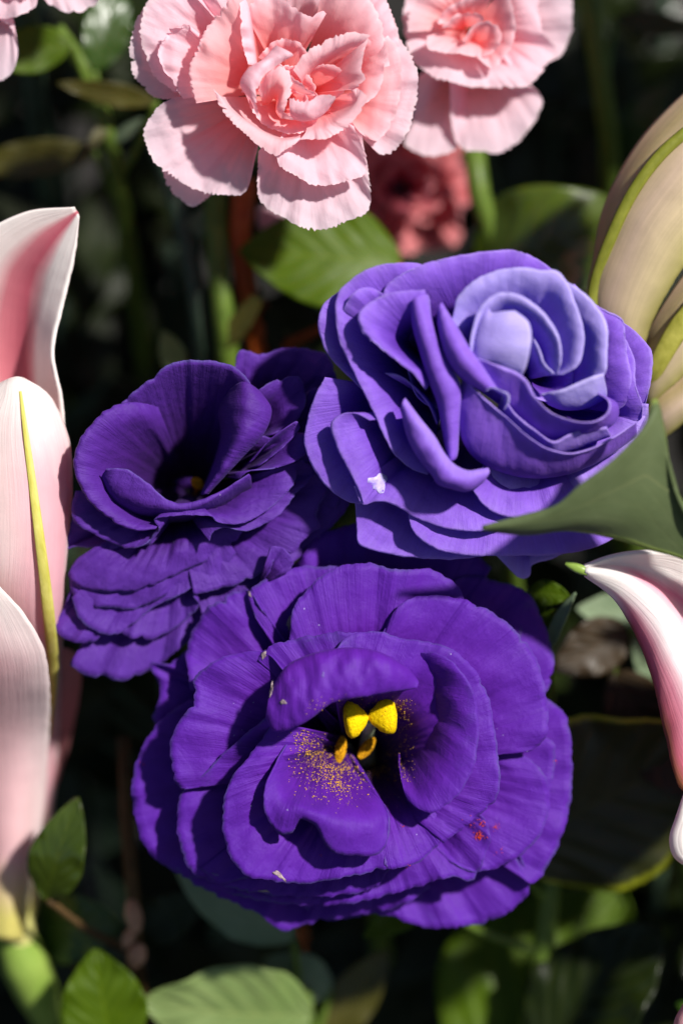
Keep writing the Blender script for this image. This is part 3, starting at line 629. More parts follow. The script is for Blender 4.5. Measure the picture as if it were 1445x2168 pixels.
# cup
ip([(260, 420, -40), (350, 310, -14), (450, 228, 0), (560, 147, 6), (700, 134, 12), (820, 155, 12), (890, 205, 6), (940, 300, -10)], base=(650, 700, -420), p=1.15, wave=(4, 2), radial=3)
ip([(500, 350, -80), (420, 338, -24), (310, 352, 8), (212, 440, 20), (148, 560, 25), (150, 650, 22), (205, 760, 15), (300, 848, 4), (400, 890, -6), (492, 886, -16)], base=(610, 720, -420), p=1.6, wave=(4, 2), radial=3, curl=(7, 110, 'out'))
ip([(958, 305, -30), (985, 362, -36), (950, 452, -36), (860, 562, -40), (722, 736, -50)], base=[(800, 320, -120), (775, 390, -150), (780, 480, -190), (740, 620, -230), (690, 735, -250)],
   mids=[[(832, 258, 14), (788, 340, 8), (796, 470, 0), (750, 620, -20), (696, 738, -34)], [(890, 230, 60), (900, 330, 78), (880, 460, 72), (800, 610, 42), (706, 736, 0)], [(958, 276, 38), (1001, 350, 42), (972, 456, 36), (872, 572, 10), (716, 739, -18)]],
   nv=40, wave=(3, 2), radial=3, ragged=0.4)
ip([(266, 622, 22), (350, 622, 27), (450, 684, 26), (546, 764, 16), (620, 777, 12), (750, 737, 8), (906, 644, 0)], base=[(270, 770, -100), (350, 840, -110), (500, 860, -110), (650, 850, -100), (780, 800, -90), (920, 710, -80)],
   mids=[[(247, 655, -2), (300, 716, 8), (420, 773, 14), (540, 798, 14), (650, 791, 14), (762, 743, 8), (912, 650, -4)]], nv=26, wave=(3, 3), radial=2, ragged=0.8)
ip([(560, 680, -330), (620, 660, -330), (690, 690, -330), (700, 750, -330), (640, 790, -330), (570, 760, -330), (556, 700, -330)], base=(625, 725, -380), p=1.5, ragged=0, notch=0, wave=(1, 1), nu=40)
t3 = lambda q: tuple(f3.q([q])[0])
ps3 = tube('pistil', [t3((660, 760, -360)), t3((675, 720, -260)), t3((680, 690, -190))], [0.5e-3, 0.5e-3], M['ochre'], f3.root)
blob('stigma_lobe', None, (650, 665, -178), (702, 712, -180), lambda f: 13*math.sin(math.pi*min(1, 0.06+0.88*f))**0.6, M['ochre'], ps3, t3, 0.8, 4)
# ------------------------------------------------------------------ pink carnations
CG = 'pink carnations'
c1 = Flower('carnation_flower', 'large pale pink carnation with saw-toothed petals, the sharpest and most complete of the carnations', 'flower',
            (800, 480, -330), (250, 0, 1/2.157), CG, seed=44)
c1.base_pt = (800, 440, -300)
DZ4 = 10
def cp(rim, mat='pink', **k):
    k.setdefault('wave', (9, 3)); k.setdefault('radial', 3); k.setdefault('buckle', 2.4); k.setdefault('serr', (5.5, 11)); k.setdefault('ragged', 1.6); k.setdefault('thick', 0)
    return petal(c1, rim, mat=M[mat], dz=DZ4, **k)
NS = dict(serr=(2, 10))
# skirt
cp([(190, 740, -160), (205, 790, -165), (232, 862, -170), (300, 922, -175), (342, 942, -175), (425, 888, -170), (470, 820, -160)], base=(600, 520, -280), p=2.4)
cp([(350, -80, -120), (200, -60, -120), (90, 80, -125), (58, 180, -128), (54, 285, -130), (78, 352, -130), (140, 425, -130), (210, 452, -125), (280, 440, -115)], base=(600, 330, -280), p=2.4)
cp([(640, 690, -80), (636, 850, -84), (648, 922, -88), (740, 986, -92), (872, 1046, -96), (962, 1040, -96), (1060, 1002, -94), (1142, 960, -90), (1150, 850, -84), (1112, 610, -70)], base=(860, 500, -280), p=2.4, wave=(16, 4), radial=6)
cp([(260, 440, -90), (182, 488, -100), (120, 590, -108), (134, 682, -112), (170, 742, -114), (262, 812, -116), (370, 872, -118), (462, 886, -118), (572, 882, -116), (634, 690, -100)], base=(640, 480, -270), p=2.6, wave=(10, 3), radial=6)
cp([(400, -90, -60), (280, -70, -80), (128, 20, -90), (104, 110, -90), (104, 190, -90), (126, 262, -88), (166, 346, -84), (260, 420, -80)], base=(600, 330, -270), p=2.4)
cp([(1060, 560, -80), (1130, 642, -100), (1212, 708, -110), (1300, 640, -112), (1352, 500, -112), (1368, 350, -110), (1342, 260, -108), (1290, 180, -104), (1250, 60, -100), (1180, -60, -95)], base=(980, 440, -280), p=2.4, wave=(8, 3))
cp([(1290, 220, -80), (1240, 40, -80), (1180, -60, -80), (1060, -140, -80)], base=(920, 300, -270), p=2.2)
cp([(560, -140, -70), (480, -160, -80), (380, -130, -90), (330, -60, -80), (420, 60, -60)], base=(680, 300, -270), p=2.2)
cp([(1000, -140, -80), (860, -170, -80), (700, -160, -80), (560, -130, -80)], base=(800, 250, -270), p=2.2)
# second row
cp([(700, 700, -18), (720, 712, -20), (742, 762, -28), (832, 812, -36), (892, 846, -40), (1002, 836, -42), (1122, 792, -44), (1118, 690, -36), (1075, 575, -24)], base=(860, 480, -270), p=2.6, wave=(7, 3))
cp([(1070, 560, -55), (1110, 610, -66), (1182, 640, -74), (1250, 562, -78), (1288, 420, -80), (1278, 220, -76), (1230, 160, -70)], base=(960, 430, -270), p=2.4, mat='salmon', **NS)
cp([(300, 450, -60), (228, 332, -56), (204, 275, -50), (222, 200, -45), (252, 130, -40), (325, 114, -38), (350, 160, -46), (400, 200, -60)], base=(600, 360, -260), p=2.0, curl=(8, 90, 'out'))
cp([(1110, 480, -30), (1180, 432, -36), (1218, 300, -38), (1228, 182, -36), (1190, 166, -34), (1100, 150, -30)], base=(930, 400, -270), p=2.0, mat='salmon', **NS)
cp([(1240, 300, -50), (1214, 170, -40), (1196, 80, -38), (1150, 0, -36), (1050, -80, -36), (940, -90, -40)], base=(880, 330, -270), p=2.0, mat='salmon', **NS)
cp([(360, 470, -20), (338, 330, -14), (346, 288, -10), (400, 168, -4), (505, 18, 0), (570, -30, -10), (640, -60, -30)], base=(690, 380, -260), p=1.9, mat='salmon', curl=(7, 80, 'out'))
cp([(950, 60, -30), (930, 48, -24), (862, 66, -16), (800, 22, -20), (700, -26, -24), (620, -10, -24), (580, 60, -30)], base=(760, 350, -260), p=1.8, mat='salmon', **NS)
cp([(552, -20, 0), (556, 60, 4), (560, 160, 4), (592, 292, -10)], base=[(600, -20, -90), (610, 60, -90), (625, 180, -90), (640, 300, -90)], mids=[[(580, -20, -10), (592, 60, -4), (606, 180, -8), (628, 298, -30)]], nv=14, **NS)
# bowl
cp([(432, 396, 8), (472, 500, 12), (560, 592, 16), (640, 662, 12), (715, 708, 0), (770, 680, -4), (832, 640, -10)], base=(760, 460, -250),
   mids=[[(520, 440, -70), (560, 500, -60), (620, 560, -50), (690, 600, -46), (750, 620, -50), (790, 620, -50), (830, 610, -50)], [(458, 430, 8), (500, 500, 14), (590, 570, 14), (670, 620, 10), (730, 650, 4), (780, 645, 0), (832, 632, -6)]], nv=26, mat='salmon', wave=(4, 3))
cp([(828, 636, 6), (960, 628, 16), (1082, 542, 18), (1134, 440, 14), (1090, 396, 0), (1040, 400, -14)], base=(840, 450, -250),
   mids=[[(860, 560, -60), (930, 550, -60), (1010, 500, -56), (1040, 460, -56), (1020, 430, -60)], [(850, 612, 4), (950, 590, 10), (1050, 515, 10), (1090, 450, 6), (1070, 415, -4)]], nv=26, mat='salmon', wave=(4, 3))
cp([(1140, 176, 6), (1118, 260, 12), (1112, 310, 14), (1132, 352, 10), (1090, 400, 8), (1000, 412, -10)], base=(850, 420, -240), p=1.8, mat='salmon', wave=(6, 3), **NS)
cp([(798, 318, 20), (850, 242, 26), (950, 182, 26), (1062, 146, 20), (1152, 158, 8)], base=(850, 400, -240),
   mids=[[(840, 390, -60), (880, 330, -56), (960, 270, -56), (1040, 230, -50), (1100, 230, -50)], [(826, 352, 6), (880, 276, 16), (970, 220, 18), (1060, 184, 14), (1130, 186, 4)]], nv=24, mat='salmon', wave=(3, 3))
# crowded inner ruffles
for rim, bs in [([(560, 420, -34), (600, 350, -26), (680, 296, -22), (790, 290, -24), (870, 350, -32)], (740, 430, -170)), ([(760, 300, -24), (850, 330, -16), (915, 410, -14), (905, 500, -22), (840, 570, -34)], (780, 440, -170)),
                ([(590, 460, -44), (650, 556, -34), (760, 606, -28), (870, 596, -32), (930, 520, -42)], (760, 470, -170)), ([(860, 320, -46), (960, 290, -34), (1050, 350, -34), (1010, 440, -44), (930, 470, -50)], (860, 410, -180)),
                ([(640, 260, -50), (720, 180, -40), (820, 190, -40), (880, 260, -50)], (760, 340, -190)), ([(700, 380, -10), (780, 360, -4), (860, 420, -6), (850, 500, -14), (770, 540, -20)], (770, 450, -140))]:
    cp(rim, base=bs, p=1.8, mat='salmon', wave=(7, 4), nv=18)
# heart
cp([(784, 262, 34), (720, 300, 40), (664, 350, 42), (634, 420, 40), (640, 532, 16)], base=[(700, 330, -120), (660, 360, -120), (640, 400, -120), (630, 450, -120), (650, 520, -120)],
   mids=[[(740, 230, -20), (660, 290, -16), (600, 330, -14), (580, 400, -20), (600, 480, -40)], [(722, 206, 36), (662, 268, 36), (592, 312, 26), (556, 382, 14), (604, 450, -4)], [(800, 248, 46), (700, 268, 56), (640, 320, 56), (606, 400, 46), (622, 500, 14)]], nv=34, wave=(4, 3), serr=(5, 10))
cp([(640, 410, 10), (682, 332, 24), (742, 300, 30), (792, 345, 34), (790, 430, 36), (762, 500, 30), (806, 548, 12)], base=[(660, 480, -60), (690, 470, -40), (710, 450, -30), (720, 460, -30), (720, 480, -30), (720, 510, -30), (740, 540, -30)],
   mids=[[(650, 440, 6), (690, 390, 26), (730, 370, 38), (755, 390, 42), (750, 440, 38), (735, 490, 28), (750, 540, 8)]], nv=18, mat='salmon', wave=(3, 3))
cp([(742, 306, 26), (800, 352, 34), (868, 400, 34), (905, 432, 28), (830, 424, 20), (800, 400, 10)], base=(760, 420, -80), p=1.8, mat='salmon', wave=(4, 3))
cp([(782, 446, 44), (850, 456, 50), (930, 430, 48), (992, 440, 36), (980, 470, 24)], base=(830, 520, -90),
   mids=[[(790, 540, 0), (840, 552, 4), (910, 540, 4), (950, 510, 0), (965, 490, -4)], [(782, 500, 34), (840, 510, 40), (910, 496, 38), (960, 476, 28), (975, 474, 16)]], nv=22, wave=(3, 3))
# ---- generic ruffled carnation for the softer ones
def carnation(name, label, centre, R, seed, mats, tilt=(0, 0), rows=4, zspan=120, squash=0.85, phase=0.0, extra=None, outer_ang=None):
    fl = Flower(name, label, 'flower', (centre[0], centre[1]+20, centre[2]-zspan*2.0), (0, 0, 1), CG, seed)
    fl.base_pt = (centre[0], centre[1], centre[2]-zspan*1.8)
    rg_ = fl.rng
    for r in range(rows):
        f = 1-r/rows
        rad = R*(0.18+0.82*f); n = [7, 6, 5, 4, 3][min(r, 4)]
        for k in range(n):
            a0 = phase+2*math.pi*(k+0.5*(r % 2))/n+rg_.uniform(-0.15, 0.15)
            wd = math.pi/n*1.25
            if outer_ang and r == 0 and not outer_ang(a0): continue
            rim = []
            for q in np.linspace(-1, 1, 7):
                a = a0+q*wd
                rr = rad*(1-0.30*q*q)*(1+rg_.uniform(-0.06, 0.06))
                x = centre[0]+rr*math.cos(a); y = centre[1]-rr*squash*math.sin(a)
                z = centre[2]-zspan*f*f+rg_.uniform(-10, 10)+tilt[0]*(x-centre[0])-tilt[1]*(y-centre[1])
                rim.append((x, y, z))
            petal(fl, rim, mat=mats[1] if r >= rows-2 else mats[0], p=2.4 if r == 0 else 1.8, wave=(10, 4), radial=4, serr=(3.5, 8), nv=18, thick=0)
    for e in extra or []: petal(fl, e[0], base=e[1], mat=e[2], p=2.4, wave=(8, 3), radial=4, serr=(3, 8), nv=18, thick=0)
    return fl
c2 = Flower('carnation_flower', 'soft-focus pink carnation behind the right edge of the large pale one, two petals hanging down', 'flower',
            (430, 220, -640), (800, 0, 1/2.240), CG, seed=51)
c2.base_pt = (450, 180, -600)
def dp(rim, mat='pink', **k):
    k.setdefault('wave', (8, 3)); k.setdefault('radial', 4); k.setdefault('serr', (4, 10)); k.setdefault('thick', 0); k.setdefault('nv', 20)
    return petal(c2, rim, mat=M[mat], dz=-210, **k)
dp([(190, 360, -130), (160, 560, -150), (128, 690, -160), (190, 728, -162), (262, 738, -162), (345, 722, -160), (378, 690, -158), (370, 560, -150), (340, 400, -120)])
dp([(340, 400, -110), (350, 600, -130), (392, 700, -140), (480, 716, -142), (580, 722, -142), (680, 655, -142), (760, 540, -140), (778, 480, -138), (740, 418, -120), (640, 390, -90)])
dp([(640, 300, -90), (740, 300, -110), (850, 275, -120), (910, 170, -125), (922, 60, -120), (900, -60, -110), (780, -140, -100)], base=(480, 120, -360))
dp([(560, -180, -90), (400, -200, -90), (250, -160, -90), (150, -60, -90), (120, 60, -90), (130, 170, -85), (190, 260, -70)], base=(430, 100, -340))
dp([(640, 330, -60), (720, 350, -70), (800, 300, -74), (842, 236, -72), (780, 150, -60), (760, 20, -60), (740, -80, -60)], base=(500, 120, -330))
dp([(130, 200, -40), (170, 290, -40), (240, 350, -40), (340, 390, -38), (470, 412, -36), (600, 415, -40), (700, 408, -46), (790, 330, -56)], base=(450, 180, -320), mids=[[(220, 160, -60), (260, 240, -50), (330, 300, -46), (400, 330, -44), (480, 350, -44), (580, 350, -46), (640, 330, -50), (690, 270, -60)]])
dp([(140, 150, -20), (150, 60, -20), (200, -20, -20), (320, -60, -20), (420, -40, -20)], base=(430, 120, -300), mat='salmon')
dp([(230, 170, 0), (240, 230, 4), (330, 250, 10), (420, 260, 10), (500, 300, 4), (540, 330, -4)], base=(430, 150, -300), mids=[[(300, 150, -40), (310, 180, -30), (360, 200, -24), (420, 210, -24), (480, 230, -24), (520, 260, -30)]], mat='salmon')
dp([(560, 320, -6), (620, 250, 0), (650, 150, 0), (640, 40, -6), (600, -60, -10)], base=(450, 120, -300), p=1.7, mat='salmon')
dp([(280, 110, 0), (320, 40, 4), (400, 0, 6), (480, -30, 6), (560, -40, 0)], base=(430, 120, -280), p=1.7, mat='salmon')
dp([(400, 200, 6), (450, 120, 20), (530, 100, 20), (585, 150, 16), (560, 230, 6), (500, 270, 0)], base=(460, 200, -200), p=1.8, mat='salmon')
dp([(300, 130, 8), (380, 60, 16), (470, 60, 20), (500, 90, 18), (420, 130, 10), (380, 180, 4)], base=(420, 130, -200), p=1.8, mat='salmon')
c3 = carnation('carnation_flower', 'pink carnation sunk in shadow, its petals coloured darker for it, behind the violet flowers and the green leaf', (850, 400, -760), 175, 52, (M['shaded_pink'], M['shaded_pink']), rows=4, zspan=120, phase=0.9)
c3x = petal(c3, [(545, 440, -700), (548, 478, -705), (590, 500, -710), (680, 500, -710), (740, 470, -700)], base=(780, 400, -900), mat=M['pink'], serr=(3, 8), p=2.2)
c4 = carnation('carnation_flower', 'pale pink carnation cut off by the corner, only the tips of its lower petals showing', (40, -150, -80), 240, 53, (M['pink'], M['salmon']), rows=2, phase=0.2,
      outer_ang=lambda a: math.sin(a) > -0.2,
      extra=[([(-60, 20, -150), (-30, 36, -152), (30, 36, -152), (75, 12, -150), (90, -30, -146)], (30, -130, -300), M['pink']),
             ([(80, -20, -170), (110, 14, -176), (165, 28, -180), (200, 10, -180), (220, -30, -170)], (80, -140, -310), M['pink']),
             ([(-80, 40, -180), (0, 40, -176), (30, 70, -180), (38, 110, -186), (22, 158, -190), (-10, 172, -194), (-80, 160, -190)], (0, -100, -320), M['pink'])])
# ------------------------------------------------------------------ lilies
def lily_mat(name, across, trans=0.3, vein_sc=3.0, along=None):
    return petal_mat(name, across, edge=None, along=along, trans=trans, lengthwise=True, trans_col=rgb(250, 170, 160), vein=0.5, vein_sc=vein_sc, rough=0.45, sheen=0.05, sheen_col=(1, 0.9, 0.9, 1), var=0.12)
W_ = rgb(250, 246, 242); YG = rgb(222, 214, 120)
M['lily_in'] = lily_mat('lily_rose_centre', [(0.0, W_), (0.30, rgb(248, 236, 232)), (0.46, rgb(214, 128, 140)), (0.62, rgb(200, 98, 116)), (0.70, rgb(226, 170, 176)), (0.78, W_), (1.0, W_)])
M['lily_out'] = lily_mat('lily_pale_pink', [(0.0, rgb(244, 222, 220)), (0.45, rgb(246, 222, 220)), (0.62, rgb(240, 194, 202)), (0.9, rgb(236, 182, 194)), (1.0, rgb(250, 236, 236))], along=[(0.16, 0.02, W_), (0.78, 0.95, YG)])
M['lily_low'] = lily_mat('lily_pink_wash', [(0.0, rgb(230, 176, 182)), (0.5, rgb(234, 184, 188)), (0.8, rgb(242, 208, 212)), (1.0, rgb(250, 236, 236))], along=[(0.22, 0.03, W_), (0.80, 0.95, YG)])
M['lily_edge'] = lily_mat('lily_pink_back', [(0.0, rgb(214, 150, 160)), (1.0, rgb(200, 128, 130))])
M['lily_tip'] = lily_mat('lily_white_tip', [(0.0, W_), (0.06, W_), (0.16, rgb(236, 150, 180)), (0.3, rgb(240, 180, 196)), (1.0, W_)])
M['lily_right'] = lily_mat('lily_striped', [(0.0, W_), (0.20, W_), (0.31, rgb(236, 130, 164)), (0.40, rgb(246, 196, 210)), (0.50, W_), (0.70, rgb(250, 238, 240)), (0.82, rgb(232, 150, 172)), (0.93, rgb(214, 112, 132)), (0.97, rgb(170, 96, 90)), (1.0, rgb(140, 92, 62))], along=[(0.17, 0.08, W_)])
M['lily_rib'] = plain_mat('yellow_green_rib', rgb(206, 198, 84), rgb(236, 226, 130), stretch=(4, 3, 1), rough=0.4, trans=0.2)
M['lily_tube'] = plain_mat('yellow_green_throat', rgb(206, 200, 110), rgb(232, 226, 150), stretch=(6, 0.6, 1), rough=0.45, trans=0.25)
M['ovary'] = plain_mat('pale_green_ovary', rgb(110, 140, 50), rgb(150, 172, 84), stretch=(5, 1, 1), rough=0.35)
l1 = Flower('lily_flower', 'pale pink and white lily with a yellow-green midrib, standing beside the indigo lisianthus', 'flower', (60, 2010, -600), (0, 0, 1), 'lilies', seed=61)
l1.base_pt = (40, 1950, -300)
def ly(fl, rows, mat, **k):
    k.setdefault('wave', (3, 1)); k.setdefault('radial', 0.3); k.setdefault('ragged', 0.8); k.setdefault('buckle', 0); k.setdefault('notch', 0); k.setdefault('frill', 0.8); k.setdefault('nv', 30); k.setdefault('nu', 80); k.setdefault('thick', 0.5e-3)
    return petal(fl, rows[-1], base=rows[0], mids=rows[1:-1] or None, mat=M[mat], **k)
# recurved upper petal
ly(l1, [[(-150, 1000, -210), (-150, 700, -160), (-70, 525, -110), (50, 450, -90), (158, 438, -84)],
        [(-40, 1000, -280), (-50, 740, -240), (0, 580, -170), (80, 492, -116), (160, 443, -86)],
        [(50, 1000, -300), (45, 760, -260), (66, 630, -200), (112, 530, -128), (163, 447, -88)],
        [(100, 1000, -250), (80, 770, -200), (98, 650, -160), (138, 540, -116), (165, 451, -88)],
        [(138, 1000, -170), (131, 850, -130), (112, 745, -112), (134, 640, -112), (158, 540, -104), (168, 458, -90)]], 'lily_in')
# front petal, its back towards us
def sstep(a, b, y): q = min(1, max(0, (y-a)/(b-a))); return q*q*(3-2*q)
def sl(rows): return [[(x, y, z-290*sstep(1200, 1680, y)+190*sstep(1680, 2000, y)) for (x, y, z) in r] for r in rows]
ly(l1, sl([[(0, 812, -90), (-90, 880, -120), (-120, 1200, -150), (-90, 1600, -330), (-10, 1985, -560)],
        [(26, 800, -76), (0, 900, -56), (0, 1200, -70), (20, 1600, -250), (20, 1988, -500)],
        [(36, 798, -74), (58, 900, -44), (84, 1120, -50), (104, 1320, -110), (88, 1640, -280), (42, 1990, -500)],
        [(44, 800, -76), (88, 850, -62), (128, 960, -76), (134, 1100, -100), (128, 1260, -140), (120, 1420, -210), (102, 1700, -350), (78, 1900, -470), (52, 1992, -540)],
        [(50, 802, -80), (100, 834, -82), (142, 920, -98), (151, 1010, -120), (146, 1110, -140), (134, 1240, -170), (128, 1420, -240), (110, 1700, -380), (84, 1890, -500), (56, 1994, -560)]]), 'lily_out')
def rib(name, pts, wid, mat, parent, hgt=0.5):
    """a flattened ridge lying on a petal"""
    C = catmull(PA(pts), 50); T = np.gradient(C, axis=0); T /= np.linalg.norm(T, axis=1)[:, None]
    V = []; ns = 10; ww = np.interp(np.linspace(0, 1, 50), np.linspace(0, 1, len(wid)), wid)*S
    for i in range(50):
        s_ = np.cross(T[i], AN); s_ /= np.linalg.norm(s_); n_ = np.cross(s_, T[i])
        for k in range(ns):
            q = 2*math.pi*k/ns; V.append(C[i]+ww[i]*(math.cos(q)*s_+hgt*math.sin(q)*n_))
    uv = np.array([[k/ns, i/8.0] for i in range(50) for k in range(ns)])
    return mesh_obj(name, V, grid_faces(50, ns, True), mat, parent, uv)
rib('midrib', sl([[(43, 828, -60), (52, 900, -37), (68, 1020, -31), (85, 1150, -39), (103, 1300, -82), (112, 1420, -146), (104, 1560, -236)]])[0], [3, 8, 11, 13, 13, 9, 3], M['lily_rib'], l1.root, 0.28)
# low front petal
ly(l1, sl([[(-160, 1250, -60), (-200, 1400, -80), (-190, 1650, -240), (-80, 1980, -520)],
        [(-90, 1225, -30), (-70, 1400, 0), (-60, 1650, -150), (-20, 1985, -440)],
        [(-20, 1232, -10), (20, 1380, 10), (30, 1600, -110), (20, 1990, -430)],
        [(-4, 1238, -14), (48, 1296, 0), (90, 1366, -10), (104, 1440, -40), (103, 1560, -130), (88, 1740, -260), (46, 1994, -470)]]), 'lily_low')
# petal behind
ly(l1, sl([[(90, 1380, -230), (80, 1560, -320), (60, 1800, -460)], [(140, 1375, -220), (120, 1560, -310), (80, 1800, -450)], [(174, 1395, -240), (170, 1460, -280), (146, 1570, -340), (108, 1690, -400), (80, 1800, -470)]]), 'lily_edge')
tube('throat', sl([[(6, 1860, -460), (14, 1910, -480), (30, 1960, -500), (44, 2010, -520)]])[0], [3.4e-3, 3.6e-3, 3.4e-3, 2.8e-3], M['lily_tube'], l1.root, ns=24)
tube('ovary', sl([[(24, 1960, -500), (52, 2040, -540), (86, 2120, -600), (104, 2168, -640)]])[0], [3.0e-3, 4.2e-3, 3.8e-3, 2.4e-3], M['ovary'], l1.root, ns=20)
stem_to_ground('stem', (100, 2160, -720), M['stem'], l1.root, 2.4e-3, 3.0e-3, lean=(0.02, 0.02))
# ---- striped lily coming in from the side
l2 = Flower('lily_flower', 'white lily with raspberry pink stripes, only two recurved petal tips in view', 'flower', (1720, 1560, -330), (0, 0, 1), 'lilies', seed=62)
l2.base_pt = (1700, 1520, -300)
ly(l2, [[(1232, 1199, 40), (1290, 1178, 34), (1360, 1167, 24), (1450, 1172, 0), (1580, 1230, -60), (1690, 1480, -280)],
        [(1238, 1203, 36), (1310, 1196, 10), (1390, 1222, -20), (1460, 1280, -60), (1570, 1380, -110), (1690, 1490, -300)],
        [(1238, 1208, 44), (1310, 1222, 40), (1388, 1290, 40), (1440, 1400, 30), (1540, 1520, -20), (1690, 1510, -290)],
        [(1238, 1212, 38), (1304, 1246, 34), (1368, 1330, 30), (1410, 1440, 20), (1480, 1600, -20), (1690, 1530, -280)],
        [(1238, 1217, 26), (1300, 1266, 10), (1350, 1350, 0), (1384, 1440, -8), (1410, 1560, -16), (1450, 1680, -40), (1690, 1550, -280)]], 'lily_right', thick=0.7e-3)
blob('petal_tip', None, (1196, 1192, 36), (1244, 1212, 38), lambda f: 9*math.sin(math.pi*min(1, 0.08+0.8*f))**0.6+3*f, M['ovary'], l2.root, lambda q: q, 0.8, 3)
ly(l2, [[(1452, 1668, 10), (1432, 1730, 14), (1418, 1776, 16), (1426, 1812, 16), (1456, 1836, 14)],
        [(1476, 1690, 20), (1462, 1730, 30), (1456, 1770, 34), (1462, 1800, 32), (1480, 1826, 24)],
        [(1690, 1520, -280), (1690, 1530, -280), (1690, 1540, -280), (1690, 1550, -280), (1690, 1560, -280)]], 'lily_tip', thick=0.7e-3)
ly(l2, [[(1475, 2085, -70), (1446, 2130, -66), (1428, 2164, -64), (1430, 2200, -64)], [(1500, 2090, -50), (1480, 2140, -40), (1470, 2180, -40), (1480, 2220, -50)], [(1690, 1520, -280), (1690, 1530, -280), (1690, 1540, -280), (1690, 1550, -280)]], 'lily_low', thick=0.7e-3)
tube('throat', [(1680, 1510, -260), (1712, 1556, -330), (1740, 1620, -420)], [3e-3, 3.4e-3, 2.6e-3], M['ovary'], l2.root, ns=18)
stem_to_ground('stem', (1740, 1615, -415), M['stem'], l2.root, 2.4e-3, 3e-3, lean=(0.02, 0.03))
# ---- closed bud
b1 = Flower('lily_bud', 'large closed cream lily bud with green ribs, leaning behind the lilac-blue lisianthus', 'flower bud', (1290, 960, -420), (0, 0, 1), 'lilies', seed=63)
b1.base_pt = (1300, 900, -380)
M['bud'] = petal_mat('cream_bud', [(0.0, rgb(186, 158, 132)), (0.2, rgb(184, 164, 118)), (0.5, rgb(196, 172, 148)), (0.8, rgb(196, 178, 136)), (1.0, rgb(160, 152, 84))], trans=0.15, lengthwise=True, vein=0.2, vein_sc=3.0, rough=0.4, sheen=0.0, var=0.26, trans_col=rgb(200, 180, 120))
M['bud_rib'] = plain_mat('olive_rib', rgb(104, 108, 30), rgb(128, 130, 46), stretch=(4, 2, 1), rough=0.45)
M['bud_yellow'] = plain_mat('yellow_green_rib_broad', rgb(140, 138, 50), rgb(176, 170, 80), stretch=(4, 2, 1), rough=0.45)
ly(b1, [[(1250, 860, -330), (1242, 640, -230), (1258, 540, -210), (1275, 450, -200), (1320, 350, -190), (1376, 270, -180), (1470, 180, -170), (1580, 110, -170)],
        [(1270, 860, -270), (1262, 640, -150), (1292, 510, -130), (1340, 400, -115), (1400, 320, -105), (1490, 240, -100), (1590, 130, -130)],
        [(1310, 860, -250), (1320, 680, -130), (1362, 550, -90), (1420, 440, -70), (1500, 340, -70), (1600, 150, -120)],
        [(1350, 860, -270), (1368, 710, -170), (1410, 620, -130), (1470, 530, -110), (1560, 420, -110), (1610, 170, -140)]], 'bud')
rib('midrib', [(1250, 660, -150), (1262, 590, -140), (1289, 512, -118), (1340, 405, -98), (1400, 325, -88), (1486, 250, -84)], [14, 13, 13, 13, 13, 12], M['bud_rib'], b1.root, 0.6)
ly(b1, [[(1330, 870, -300), (1366, 716, -200), (1420, 620, -165), (1480, 540, -150), (1580, 420, -150)],
        [(1340, 880, -260), (1384, 780, -160), (1440, 690, -130), (1510, 600, -120), (1600, 470, -140)],
        [(1350, 900, -290), (1386, 850, -200), (1450, 790, -170), (1530, 700, -160), (1620, 560, -170)]], 'bud')
rib('midrib', [(1352, 850, -230), (1384, 785, -160), (1432, 700, -128), (1490, 625, -112), (1560, 530, -118)], [10, 20, 24, 22, 14], M['bud_yellow'], b1.root, 0.4)
ly(b1, [[(1330, 880, -320), (1376, 842, -240), (1450, 790, -220), (1540, 700, -210)],
        [(1330, 910, -310), (1392, 890, -220), (1460, 840, -200), (1550, 760, -200)],
        [(1320, 930, -340), (1400, 926, -260), (1460, 880, -240), (1560, 800, -240)]], 'bud')
stem_to_ground('stem', (1300, 905, -360), M['stem'], b1.root, 3.0e-3, 3.0e-3, lean=(0.03, 0.04))
# ------------------------------------------------------------------ foliage, stems, ground
M['leaf_bright'] = leaf_mat('bright_green_leaf', rgb(66, 92, 4), rgb(94, 122, 8), spec=0.25, rough=0.5, trans=0.3)
M['leaf_green'] = leaf_mat('mid_green_leaf', rgb(40, 68, 14), rgb(62, 96, 24), rough=0.3, trans=0.2, coat=0.12)
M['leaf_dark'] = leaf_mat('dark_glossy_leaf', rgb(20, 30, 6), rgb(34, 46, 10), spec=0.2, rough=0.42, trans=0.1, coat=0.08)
M['leaf_shade'] = leaf_mat('shade_darkened_leaf', rgb(12, 17, 4), rgb(22, 29, 7), spec=0.15, rough=0.5, trans=0.1)  # the deep bed's shade is put into this darker leaf colour
M['leaf_gloss'] = leaf_mat('wet_gloss_leaf', rgb(52, 70, 4), rgb(84, 104, 10), rough=0.3, trans=0.2, coat=0.9)
M['leaf_olive'] = leaf_mat('olive_leaf', rgb(60, 58, 12), rgb(92, 88, 22), rough=0.45, trans=0.2)
M['leaf_brown'] = leaf_mat('brown_tinged_leaf', rgb(40, 28, 8), rgb(66, 48, 18), rough=0.5, trans=0.15)
M['leaf_sage'] = leaf_mat('sage_green_leaf', rgb(104, 128, 96), rgb(140, 160, 126), rough=0.6, spec=0.3, trans=0.15)
M['leaf_pale'] = leaf_mat('pale_green_leaf', rgb(120, 148, 78), rgb(150, 172, 106), rough=0.45, trans=0.2)
M['leaf_edge'] = leaf_mat('dark_leaf_with_lit_yellow_margin', rgb(34, 40, 10), rgb(56, 58, 18), edge=rgb(170, 176, 40), rough=0.4, trans=0.2)  # yellow margin brightened in its colour as a sunlit edge
